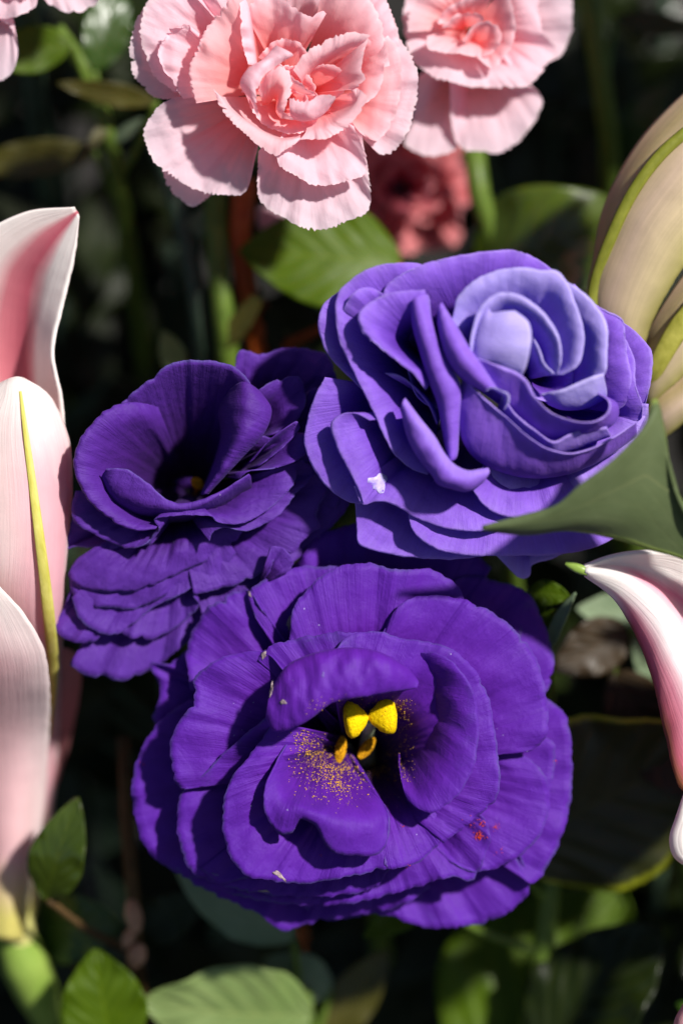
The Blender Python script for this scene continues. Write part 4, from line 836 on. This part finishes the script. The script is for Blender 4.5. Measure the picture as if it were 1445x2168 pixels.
M['lily_leaf'] = leaf_mat('dull_green_blade', rgb(92, 108, 66), rgb(120, 134, 92), edge=rgb(176, 196, 96), rough=0.55, spec=0.3, trans=0.25, vein=0.5, side=0.12, midw=0.008)

M['bud_tan'] = plain_mat('tan_bud_scale', rgb(150, 110, 84), rgb(190, 146, 116), scale=500, rough=0.7)
def thing(name, label, cat, loc, group=None):
    o = bpy.data.objects.new(name, None); col.objects.link(o); o.empty_display_size = 0.005
    o.location = Vector(loc); o['label'] = label; o['category'] = cat
    if group: o['group'] = group
    return o
lrng = np.random.default_rng(77)
def leaf(parent, base, tip, wd, mat, roll=0.0, bend=0.0, fold=0.12, serr=0.0, sag=0.0, shape=0.85, name='leaf', nu=22, nv=40):
    """blade from base to tip in picture units; roll turns it about its midrib, bend bows it towards the viewer"""
    b = np.array(base, float); t_ = np.array(tip, float); d = t_-b; L = np.linalg.norm(d)
    s_ = np.array([-d[1], d[0], 0.0]); s_ /= np.linalg.norm(s_); n_ = np.cross(d/L, s_)
    if n_[2] < 0: n_ = -n_
    r = math.radians(roll); sv = math.cos(r)*s_+math.sin(r)*n_; nv_ = math.cos(r)*n_-math.sin(r)*s_
    v = np.linspace(0, 1, nv); u = np.linspace(-1, 1, nu)
    hw = wd*0.5*np.sin(np.pi*np.clip(v, 0, 1)**shape)**0.75*(1-0.15*v)
    hw[0] = wd*0.02; hw[-1] = wd*0.004
    if serr:
        hw = hw+serr*np.abs(((v*L/(serr*5)) % 1)*2-1)*np.sin(np.pi*v)
    G = b+v[:, None, None]*d+(hw[:, None]*u[None])[:, :, None]*sv
    wv = wob(lrng, v, 2.2, 2)
    up = bend*np.sin(np.pi*v)[:, None]+fold*np.abs(hw[:, None]*u[None])-sag*(v**2)[:, None]+0.05*wd*(wv[:, None]*np.abs(u)[None]**2)*np.sign(u)[None]
    # quilting between the side veins
    up = up+0.010*wd*np.sin(v[:, None]*40-np.abs(u)[None]*14)*np.abs(u)[None]*(1-np.abs(u)[None])*4
    G = G+up[:, :, None]*nv_
    uv = np.stack([np.repeat((u*0.5+0.5)[None], nv, 0), np.repeat(v[:, None], nu, 1)], -1).reshape(-1, 2)
    o = mesh_obj(name, PA(G).reshape(-1, 3), grid_faces(nv, nu), M[mat], parent, uv)
    solid(o, 0.3e-3); return o

def sprig(name, label, foot, stem_pts, leaves, smat='stem', r=(1.4e-3, 2.2e-3), group='leafy sprigs in the bed', cat='foliage'):
    """stem from its top point down to the ground plus leaves on petioles"""
    top = np.array(P(*stem_pts[0])); last = np.array(P(*stem_pts[-1]))
    gp = np.array([last[0]+foot[0], last[1]+foot[1], -0.01])
    root = thing(name, label, cat, (gp[0], gp[1], 0.0), group)
    W = [np.array(P(*q)) for q in stem_pts]+[last*0.45+gp*0.55+np.array([0.004, 0, 0]), gp]
    tube('stem', W, r, M[smat], root, world=True, seg=36, ns=10)
    C = catmull(W, 80)
    for q in leaves:
        o = leaf(root, *q[:4], **(q[4] if len(q) > 4 else {}))
        b = np.array(P(*q[0])); i = np.argmin(np.linalg.norm(C-b, axis=1)); 
        i = min(79, i+3)
        dd = np.linalg.norm(C[i]-b)
        if dd > 0.0015:
            m = (b+C[i])/2+np.array([0, 0, -0.1*dd])
            tube('petiole', [b, m, C[i]], [0.6e-3, 0.8e-3], M[smat], root, world=True, seg=12, ns=8)
    return root

# dull green blade crossing in front of the lilac flower
lb = thing('lily_leaf', 'dull green pointed blade whose tip crosses the lilac-blue lisianthus', 'leaf', P(1530, 1330, 60))
def lf(rows, mat, parent, name='blade', nu=70, nv=30):
    K = np.array([catmull(np.array(r, float), nu) for r in rows]); G = np.zeros((nv, nu, 3))
    for j in range(nu): G[:, j] = catmull(K[:, j], nv)
    G[:, :, 2] += 2.5*np.sin(np.linspace(0, 9, nu))[None]*np.linspace(0, 1, nv)[:, None]
    uv = np.stack([np.repeat(np.linspace(0, 1, nv)[:, None], nu, 1), np.repeat(np.linspace(0, 1, nu)[None], nv, 0)], -1).reshape(-1, 2)
    o = mesh_obj(name, PA(G).reshape(-1, 3), grid_faces(nv, nu), M[mat], parent, uv); solid(o, 0.45e-3); return o
lf([[(1020, 1121, 196), (1110, 1131, 176), (1200, 1122, 160), (1290, 1137, 140), (1370, 1162, 120), (1460, 1192, 96), (1560, 1300, 60)],
    [(1020, 1120, 200), (1120, 1122, 200), (1225, 1108, 196), (1340, 1098, 180), (1445, 1090, 160), (1570, 1250, 80)],
    [(1020, 1119, 204), (1120, 1104, 220), (1226, 1078, 226), (1318, 1036, 226), (1412, 1010, 206), (1460, 1110, 160), (1580, 1200, 90)],
    [(1021, 1116, 206), (1100, 1094, 214), (1180, 1070, 232), (1226, 1030, 252), (1300, 972, 272), (1362, 908, 278), (1391, 866, 268), (1404, 930, 240), (1426, 1030, 206), (1470, 1110, 170), (1590, 1190, 100)],
    [(1022, 1115, 200), (1104, 1096, 206), (1186, 1072, 222), (1234, 1032, 240), (1306, 976, 258), (1364, 908, 260), (1384, 842, 252), (1402, 900, 224), (1424, 1020, 190), (1474, 1106, 150), (1600, 1180, 90)]], 'lily_leaf', lb)
stem_to_ground('stem', (1575, 1225, 82), M['stem'], lb, 1.6e-3, 2.6e-3, lean=(0.05, 0.05))
# near-lit leaf below the carnation with its stems
SP = sprig
SP('leafy_sprig', 'red-brown stem bearing the bright green oval leaf below the large carnation', (0.0, 0.03), [(520, 380, -620), (505, 520, -640), (540, 700, -680)],
   [((850, 560, -560), (506, 532, -540), 245, 'leaf_bright', dict(roll=-12, bend=20, fold=0.06)), ((560, 640, -650), (690, 760, -800), 150, 'leaf_dark', dict(roll=10)),
    ((540, 690, -690), (690, 830, -760), 90, 'leaf_olive', dict(roll=0))], 'stem_red', (2.0e-3, 2.6e-3))
SP('leafy_sprig', 'olive green upright stem with yellowish shoots between the carnation and the indigo flower', (0.0, 0.02), [(455, 400, -640), (462, 560, -620), (480, 740, -640)],
   [((470, 740, -620), (560, 610, -560), 50, 'leaf_olive', dict(roll=20)), ((380, 790, -620), (345, 700, -600), 60, 'leaf_pale', dict(roll=0))], 'stem', (1.9e-3, 2.2e-3))
SP('bare_stem', 'thin bluish green bare stem leaning between the lily and the indigo flower', (0.02, 0.02), [(330, 300, -700), (400, 520, -680), (430, 740, -680)],
   [((400, 520, -690), (430, 440, -640), 46, 'leaf_sage', dict(roll=0))], 'stem_dark', (1.7e-3, 2.2e-3))
SP('leafy_sprig', 'glossy dark sprig with round leaf under the right hand carnation', (0.02, 0.03), [(1000, 300, -700), (1020, 440, -720), (1080, 600, -800)],
   [((1010, 560, -760), (1330, 440, -640), 270, 'leaf_gloss', dict(roll=-4, bend=50, fold=-0.08)), ((1120, 560, -720), (1310, 580, -620), 170, 'leaf_gloss', dict(roll=14, bend=30))], 'stem', (1.9e-3, 2.3e-3))
SP('leafy_sprig', 'pale green stem rising past the right hand carnation', (0.0, 0.05), [(1235, -60, -700), (1270, 160, -760), (1290, 320, -860)],
   [((1300, 330, -900), (1420, 170, -820), 90, 'leaf_green', dict(roll=20)), ((1300, 40, -860), (1480, 60, -820), 60, 'leaf_olive', dict(roll=0)), ((1290, 260, -900), (1170, 250, -880), 70, 'leaf_dark', {})], 'stem', (1.8e-3, 2.3e-3))
SP('leafy_sprig', 'sprig with yellow-green and dark leaves behind the corner carnation', (0.0, 0.03), [(120, 60, -560), (190, 160, -620), (240, 330, -680)],
   [((150, 90, -560), (-40, 120, -520), 110, 'leaf_bright', dict(roll=10)), ((200, 150, -600), (250, -60, -640), 110, 'leaf_green', dict(roll=-10, bend=20)),
    ((330, 215, -560), (120, 175, -540), 60, 'leaf_olive', dict(roll=24)), ((240, 300, -660), (300, 250, -600), 30, 'leaf_sage', {}), ((200, 320, -680), (-80, 350, -700), 90, 'leaf_olive', dict(roll=16)),
    ((230, 260, -640), (180, 320, -600), 30, 'leaf_olive', {})], 'stem', (1.4e-3, 2.2e-3))
SP('leafy_sprig', 'twig with glossy green leaves and brown bud scales below the indigo flower', (0.01, 0.0), [(262, 1560, -560), (270, 1760, -540), (285, 1930, -520), (290, 2040, -560)],
   [((100, 1905, -430), (166, 1690, -340), 130, 'leaf_gloss', dict(roll=10, bend=30)), ((60, 1960, -700), (265, 1960, -560), 170, 'leaf_green', dict(roll=-10, bend=14)),
    ((240, 2230, -480), (200, 2010, -470), 200, 'leaf_bright', dict(roll=8, bend=14)), ((290, 1980, -560), (430, 1900, -540), 110, 'leaf_dark', dict(roll=0))], 'stem_brown', (1.1e-3, 1.8e-3))
SP('leafy_sprig', 'pale broad leaves lit below the open violet flower', (0.02, -0.01), [(640, 2100, -620), (660, 2250, -700)],
   [((660, 2150, -620), (300, 2120, -520), 260, 'leaf_pale', dict(roll=24, bend=24)), ((620, 1990, -560), (360, 1810, -500), 150, 'leaf_sage', dict(roll=20, bend=12)),
    ((700, 2100, -660), (560, 2030, -620), 110, 'leaf_sage', dict(roll=0)), ((690, 2200, -700), (820, 2010, -660), 110, 'leaf_olive', dict(roll=0))], 'stem', (1.6e-3, 2.2e-3))
SP('leafy_sprig', 'broad serrated dark leaves spreading below and right of the open violet flower', (0.0, -0.02), [(1180, 1720, -560), (1150, 2000, -640), (1120, 2200, -720)],
   [((1070, 1800, -480), (1530, 1570, -440), 440, 'leaf_edge', dict(roll=-26, bend=-10, serr=5, fold=0.06)), ((1000, 2290, -740), (1320, 1890, -820), 470, 'leaf_bright', dict(roll=10, bend=10, serr=5, fold=0.05)),
    ((1130, 2240, -600), (1400, 1960, -560), 300, 'leaf_dark', dict(roll=26)), ((900, 1900, -520), (770, 1985, -440), 80, 'leaf_bright', dict(roll=0, bend=10))], 'stem', (1.8e-3, 2.6e-3))
SP('leafy_sprig', 'brownish leaf and sage green tips behind the striped lily', (0.03, 0.0), [(1380, 1330, -520), (1420, 1500, -560), (1440, 1700, -620)],
   [((1300, 1420, -480), (1460, 1700, -430), 170, 'leaf_brown', dict(roll=-16)), ((1400, 1300, -560), (1220, 1290, -500), 100, 'leaf_sage', dict(roll=0)), ((1420, 1450, -560), (1340, 1350, -500), 90, 'leaf_sage', {}),
    ((1330, 1330, -520), (1170, 1420, -480), 130, 'leaf_brown', dict(roll=10))], 'stem', (1.6e-3, 2.2e-3))
SP('leafy_sprig', 'small fresh green bracts between the lilac and the open violet flower', (0.0, 0.0), [(1130, 1270, -260), (1150, 1340, -330), (1160, 1450, -420)],
   [((1160, 1375, -250), (1218, 1255, -190), 34, 'leaf_sage', dict(roll=30, bend=10)), ((1120, 1250, -230), (1205, 1262, -210), 60, 'leaf_bright', dict(roll=-10)), ((1130, 1340, -260), (1180, 1290, -240), 40, 'leaf_bright', {}),
    ((1130, 1300, -270), (1150, 1270, -240), 40, 'leaf_bright', {})], 'stem', (1.1e-3, 2.0e-3))
tw = bpy.data.objects.get('leafy_sprig.005')
for (a_, b_, r_, sd_) in [((276, 1905, -505), (290, 1975, -500), 20, 1), ((300, 2000, -500), (278, 2050, -505), 22, 2), ((282, 1965, -500), (262, 2010, -505), 14, 3)]:
    blob('bud_scale', None, a_, b_, lambda f, r_=r_: r_*math.sin(math.pi*min(1, 0.08+0.86*f))**0.7, M['bud_tan'], tw, lambda q: q, 0.8, sd_)
# calyx and stem under every flower
def calyx(fl, at, lean, ctrl=None, r=3.2e-3, lobes=5, mat='calyx', smat='stem'):
    a = np.array(P(*at)); root = fl.root
    tube('calyx', [a-np.array([0, 0, 0.001]), a-np.array([0, 0, 0.003]), a-np.array([0, 0, 0.008])], [r*1.3, r, r*0.6], M[mat], root, world=True, ns=14)
    stem_to_ground('stem', (at[0], at[1], at[2]), M[smat], root, r*0.5, r*0.6, lean=lean)
calyx(f1, tuple(f1.base), (0.01, 0.02)); calyx(f2, tuple(f2.base), (0.015, 0.03)); calyx(f3, tuple(f3.base), (-0.01, 0.03))
for c_, l_ in ((c1, (0.0, 0.04)), (c2, (0.02, 0.05)), (c3, (0.0, 0.03)), (c4, (-0.02, 0.05))): calyx(c_, tuple(c_.base), l_, r=4.0e-3, smat='stem_dark')
# shaded foliage filling the bed
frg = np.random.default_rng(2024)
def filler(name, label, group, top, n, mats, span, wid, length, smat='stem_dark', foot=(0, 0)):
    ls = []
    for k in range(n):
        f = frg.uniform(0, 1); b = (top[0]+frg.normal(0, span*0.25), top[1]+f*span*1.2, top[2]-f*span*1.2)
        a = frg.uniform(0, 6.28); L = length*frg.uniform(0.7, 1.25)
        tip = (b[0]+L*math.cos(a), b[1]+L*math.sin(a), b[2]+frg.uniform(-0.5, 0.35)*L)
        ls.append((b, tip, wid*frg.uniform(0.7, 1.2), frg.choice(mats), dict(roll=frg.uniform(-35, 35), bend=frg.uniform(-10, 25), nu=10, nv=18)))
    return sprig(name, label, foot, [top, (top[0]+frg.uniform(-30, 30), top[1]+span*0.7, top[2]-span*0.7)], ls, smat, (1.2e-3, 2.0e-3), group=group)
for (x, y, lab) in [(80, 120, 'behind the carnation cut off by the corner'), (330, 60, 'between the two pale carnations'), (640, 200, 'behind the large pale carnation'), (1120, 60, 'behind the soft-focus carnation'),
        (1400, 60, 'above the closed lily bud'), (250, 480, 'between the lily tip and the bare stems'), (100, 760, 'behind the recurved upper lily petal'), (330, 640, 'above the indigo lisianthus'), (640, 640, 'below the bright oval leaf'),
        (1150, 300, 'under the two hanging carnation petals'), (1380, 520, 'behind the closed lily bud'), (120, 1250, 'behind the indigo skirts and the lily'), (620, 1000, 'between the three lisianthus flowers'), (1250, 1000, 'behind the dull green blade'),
        (60, 1600, 'behind the lily throat'), (330, 1560, 'beside the red-brown twig'), (1330, 1500, 'behind the brownish leaf'), (1250, 1700, 'under the dark leaf with lit yellow margin'), (150, 1900, 'behind the glossy leaves of the twig'),
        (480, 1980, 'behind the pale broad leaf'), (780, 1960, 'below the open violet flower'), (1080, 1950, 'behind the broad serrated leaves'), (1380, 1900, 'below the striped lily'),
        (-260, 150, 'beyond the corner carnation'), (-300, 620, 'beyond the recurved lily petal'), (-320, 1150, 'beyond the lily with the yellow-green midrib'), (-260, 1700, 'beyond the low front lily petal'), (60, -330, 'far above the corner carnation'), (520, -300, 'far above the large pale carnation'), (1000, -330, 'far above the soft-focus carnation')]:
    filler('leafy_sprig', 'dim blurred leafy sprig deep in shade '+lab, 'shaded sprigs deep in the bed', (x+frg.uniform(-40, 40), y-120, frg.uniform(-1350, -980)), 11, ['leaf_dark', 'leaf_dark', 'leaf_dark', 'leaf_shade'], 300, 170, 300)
frg = np.random.default_rng(31)  # unseen sprigs out of view, added to throw shade on the background
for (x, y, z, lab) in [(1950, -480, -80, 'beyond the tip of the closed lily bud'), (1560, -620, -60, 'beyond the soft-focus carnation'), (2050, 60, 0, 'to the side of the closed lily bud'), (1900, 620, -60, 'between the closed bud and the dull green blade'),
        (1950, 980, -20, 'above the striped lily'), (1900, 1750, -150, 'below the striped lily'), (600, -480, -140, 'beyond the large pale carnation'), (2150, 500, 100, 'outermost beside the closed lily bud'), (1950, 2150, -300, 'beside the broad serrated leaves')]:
    filler('leafy_sprig', 'unseen dark green leafy sprig added for its shade, standing '+lab, 'unseen shading sprigs at the side of the bed', (x, y, z), 14, ['leaf_dark', 'leaf_green'], 360, 210, 330, 'stem')
# ground
NG = NT('dark_soil'); og = NG.obj()
NG.l(NG.ramp(NG.noise(og, 45, 6, 0.7), [(0.3, (0.004, 0.0035, 0.003, 1)), (0.75, (0.018, 0.015, 0.012, 1))]), NG.b.inputs['Base Color']); NG.b.inputs['Roughness'].default_value = 0.95
n_ = 70; gx = np.concatenate([[-30, -8, -2], np.linspace(-0.6, 0.6, n_), [2, 8, 30]])
GX, GY = np.meshgrid(gx, gx+0.25, indexing='ij'); rgn = np.random.default_rng(8)
GZ = 0.006*np.sin(GX*40+1)*np.cos(GY*33)+rgn.normal(0, 0.0025, GX.shape); GZ[np.abs(GX) > 1] = 0
Vg = np.stack([GX, GY, GZ], -1).reshape(-1, 3)
g_ = mesh_obj('ground', Vg, grid_faces(n_+6, n_+6), NG.m); g_['kind'] = 'structure'
# ------------------------------------------------------------------ pollen, torn flecks and dust lying on the petals
bpy.context.view_layer.update()
DG = bpy.context.evaluated_depsgraph_get()
CAM = CENTRE+AN*D
def hit(x, y):
    """the petal surface under a picture point"""
    d = P(x, y, 0)-CAM; d /= np.linalg.norm(d)
    ok, loc, nor, idx, ob, mt = scn.ray_cast(DG, Vector(CAM), Vector(d))
    if not ok: return None
    nor = np.array(nor); 
    if nor@d > 0: nor = -nor
    return np.array(loc), nor, ob
prg = np.random.default_rng(9)
def dust(fl, n, draw, sizes, mat, ok_ob=None):
    out = []
    for _ in range(n):
        x, y = draw()
        h = hit(x, y)
        if h is None or h[2].parent != fl.root and (h[2].parent is None or h[2].parent.parent != fl.root): continue
        out.append((h[0]+h[1]*0.00002, h[1], prg.choice(sizes)*1e-3))
    return scatter_grains('pollen', out, mat, fl.root, seed=int(prg.integers(1e6)))
Z4 = lambda x, y: (260+x/1.4745, 1080+y/1.4745)
def d_tongue():
    f = prg.uniform(0, 1); cx, cy = 545+f*140+prg.normal(0, 22), 695+f*190+prg.normal(0, 18)
    return Z4(cx, cy)
def d_fan(): return Z4(prg.normal(640, 62), prg.normal(815, 46))
def d_wall(): return Z4(prg.normal(872, 18), prg.uniform(590, 850))
def d_floor(): return Z4(prg.normal(775, 46), prg.normal(790, 46))
def d_top(): return Z4(prg.uniform(560, 860), prg.normal(612, 16))
SZ = [0.045, 0.05, 0.06, 0.08, 0.12]
dust(f1, 620, d_tongue, SZ, M['pollen']); dust(f1, 420, d_fan, SZ, M['pollen']); dust(f1, 260, d_wall, SZ[:4], M['pollen'])
dust(f1, 220, d_floor, SZ, M['pollen']); dust(f1, 120, d_top, SZ[:4], M['pollen'])
dust(f1, 90, lambda: Z4(prg.normal(688, 20), prg.normal(806, 9)), SZ, M['pollen'])
dust(f1, 60, lambda: Z4(prg.normal(790, 26), prg.normal(818, 8)), SZ, M['pollen'])
def clump(x, y, s): return lambda: Z4(prg.normal(x, s), prg.normal(y, s))
for (x, y, s, n) in [(1112, 1018, 8, 60), (1162, 990, 5, 22), (1098, 975, 12, 14), (1120, 985, 6, 10), (872, 988, 3, 5), (1180, 1068, 12, 6), (888, 1112, 3, 4), (618, 1075, 3, 3), (1350, 785, 3, 4), (60, 792, 4, 5)]:
    dust(f1, n, clump(x, y, s), [0.06, 0.08, 0.11], M['pollen_orange'])
def fleck(fl, x, y, rx, ry, ang, mat, seed, name='dry_fleck'):
    """a dry torn fleck that follows the petal under it"""
    rg_ = np.random.default_rng(seed); ca, sa = math.cos(ang), math.sin(ang); V = []; n = 16
    h0 = hit(x, y)
    if h0 is None: return
    rad = 0.85+0.32*wob(rg_, np.linspace(0, 1, n+1)[:-1], 3, 3)
    for k in range(-1, n):
        for rr in ((0.0,) if k < 0 else (0.5, 1.0)):
            q = 2*math.pi*k/n; a, b = rr*rx*math.cos(q)*(rad[k] if k >= 0 else 1), rr*ry*math.sin(q)*(rad[k] if k >= 0 else 1)
            px, py = x+a*ca-b*sa, y+a*sa+b*ca; h = hit(px, py)
            w_ = h[0]+h[1]*0.00003 if h is not None and np.linalg.norm(h[0]-h0[0]) < 0.004 else P(px, py, to_px(h0[0])[2])
            V.append(w_+h0[1]*0.00005*rg_.uniform(0, 1))
    F = []
    for k in range(n):
        k2 = (k+1) % n; F.append((0, 1+2*k, 1+2*k2, 1+2*k2)); F.append((1+2*k, 2+2*k, 2+2*k2, 1+2*k2))
    me = bpy.data.meshes.new(name); me.from_pydata([tuple(v) for v in V], [], [tuple(dict.fromkeys(f)) for f in F]); me.materials.append(mat)
    me.polygons.foreach_set('use_smooth', np.ones(len(me.polygons), dtype=bool))
    o = bpy.data.objects.new(name, me); col.objects.link(o); o.parent = fl.root; o.matrix_parent_inverse = Matrix.Translation(-Vector(fl.root.location))
    solid(o, 0.00003)
M['bruise'] = plain_mat('grey_bruise', rgb(80, 44, 140), rgb(112, 88, 164), scale=1600, rough=0.8, bump=0.8)
for i, (x, y, rx, ry, a, m) in enumerate([(518, 352, 7, 24, 0.1, 'dry'), (440, 452, 9, 16, 0.3, 'dry'), (464, 560, 6, 26, 0.15, 'dry'), (500, 600, 12, 8, 0.2, 'dry'), (625, 514, 5, 11, 0.1, 'bruise'),
        (485, 1138, 22, 9, 0.6, 'dry'), (500, 1150, 16, 4, 0.9, 'dry'), (288, 1138, 14, 5, 0.3, 'bruise'), (396, 262, 4, 12, -0.3, 'dry'), (820, 1100, 5, 18, -0.2, 'bruise'), (1240, 385, 5, 22, 0.1, 'bruise'),
        (440, 1190, 18, 4, 0.1, 'dry')]):
    px, py = Z4(x, y); fleck(f1, px, py, rx/1.4745, ry/1.4745, a, M[m], 100+i)
M['torn'] = plain_mat('torn_white_patch', rgb(150, 128, 220), rgb(216, 206, 242), scale=700, rough=0.8, bump=0.5)
fleck(f2, 802, 1022, 24, 22, 0.4, M['torn'], 305, 'torn_patch')
Z3 = lambda x, y: (100+x/2.125, 700+y/2.125)
for i, (x, y, rx, ry, a) in enumerate([(645, 1275, 8, 12, 0.4), (500, 893, 5, 14, 0.4), (905, 1180, 5, 16, -0.4)]):
    px, py = Z3(x, y); fleck(f3, px, py, rx/2.125, ry/2.125, a, M['bruise'], 200+i)
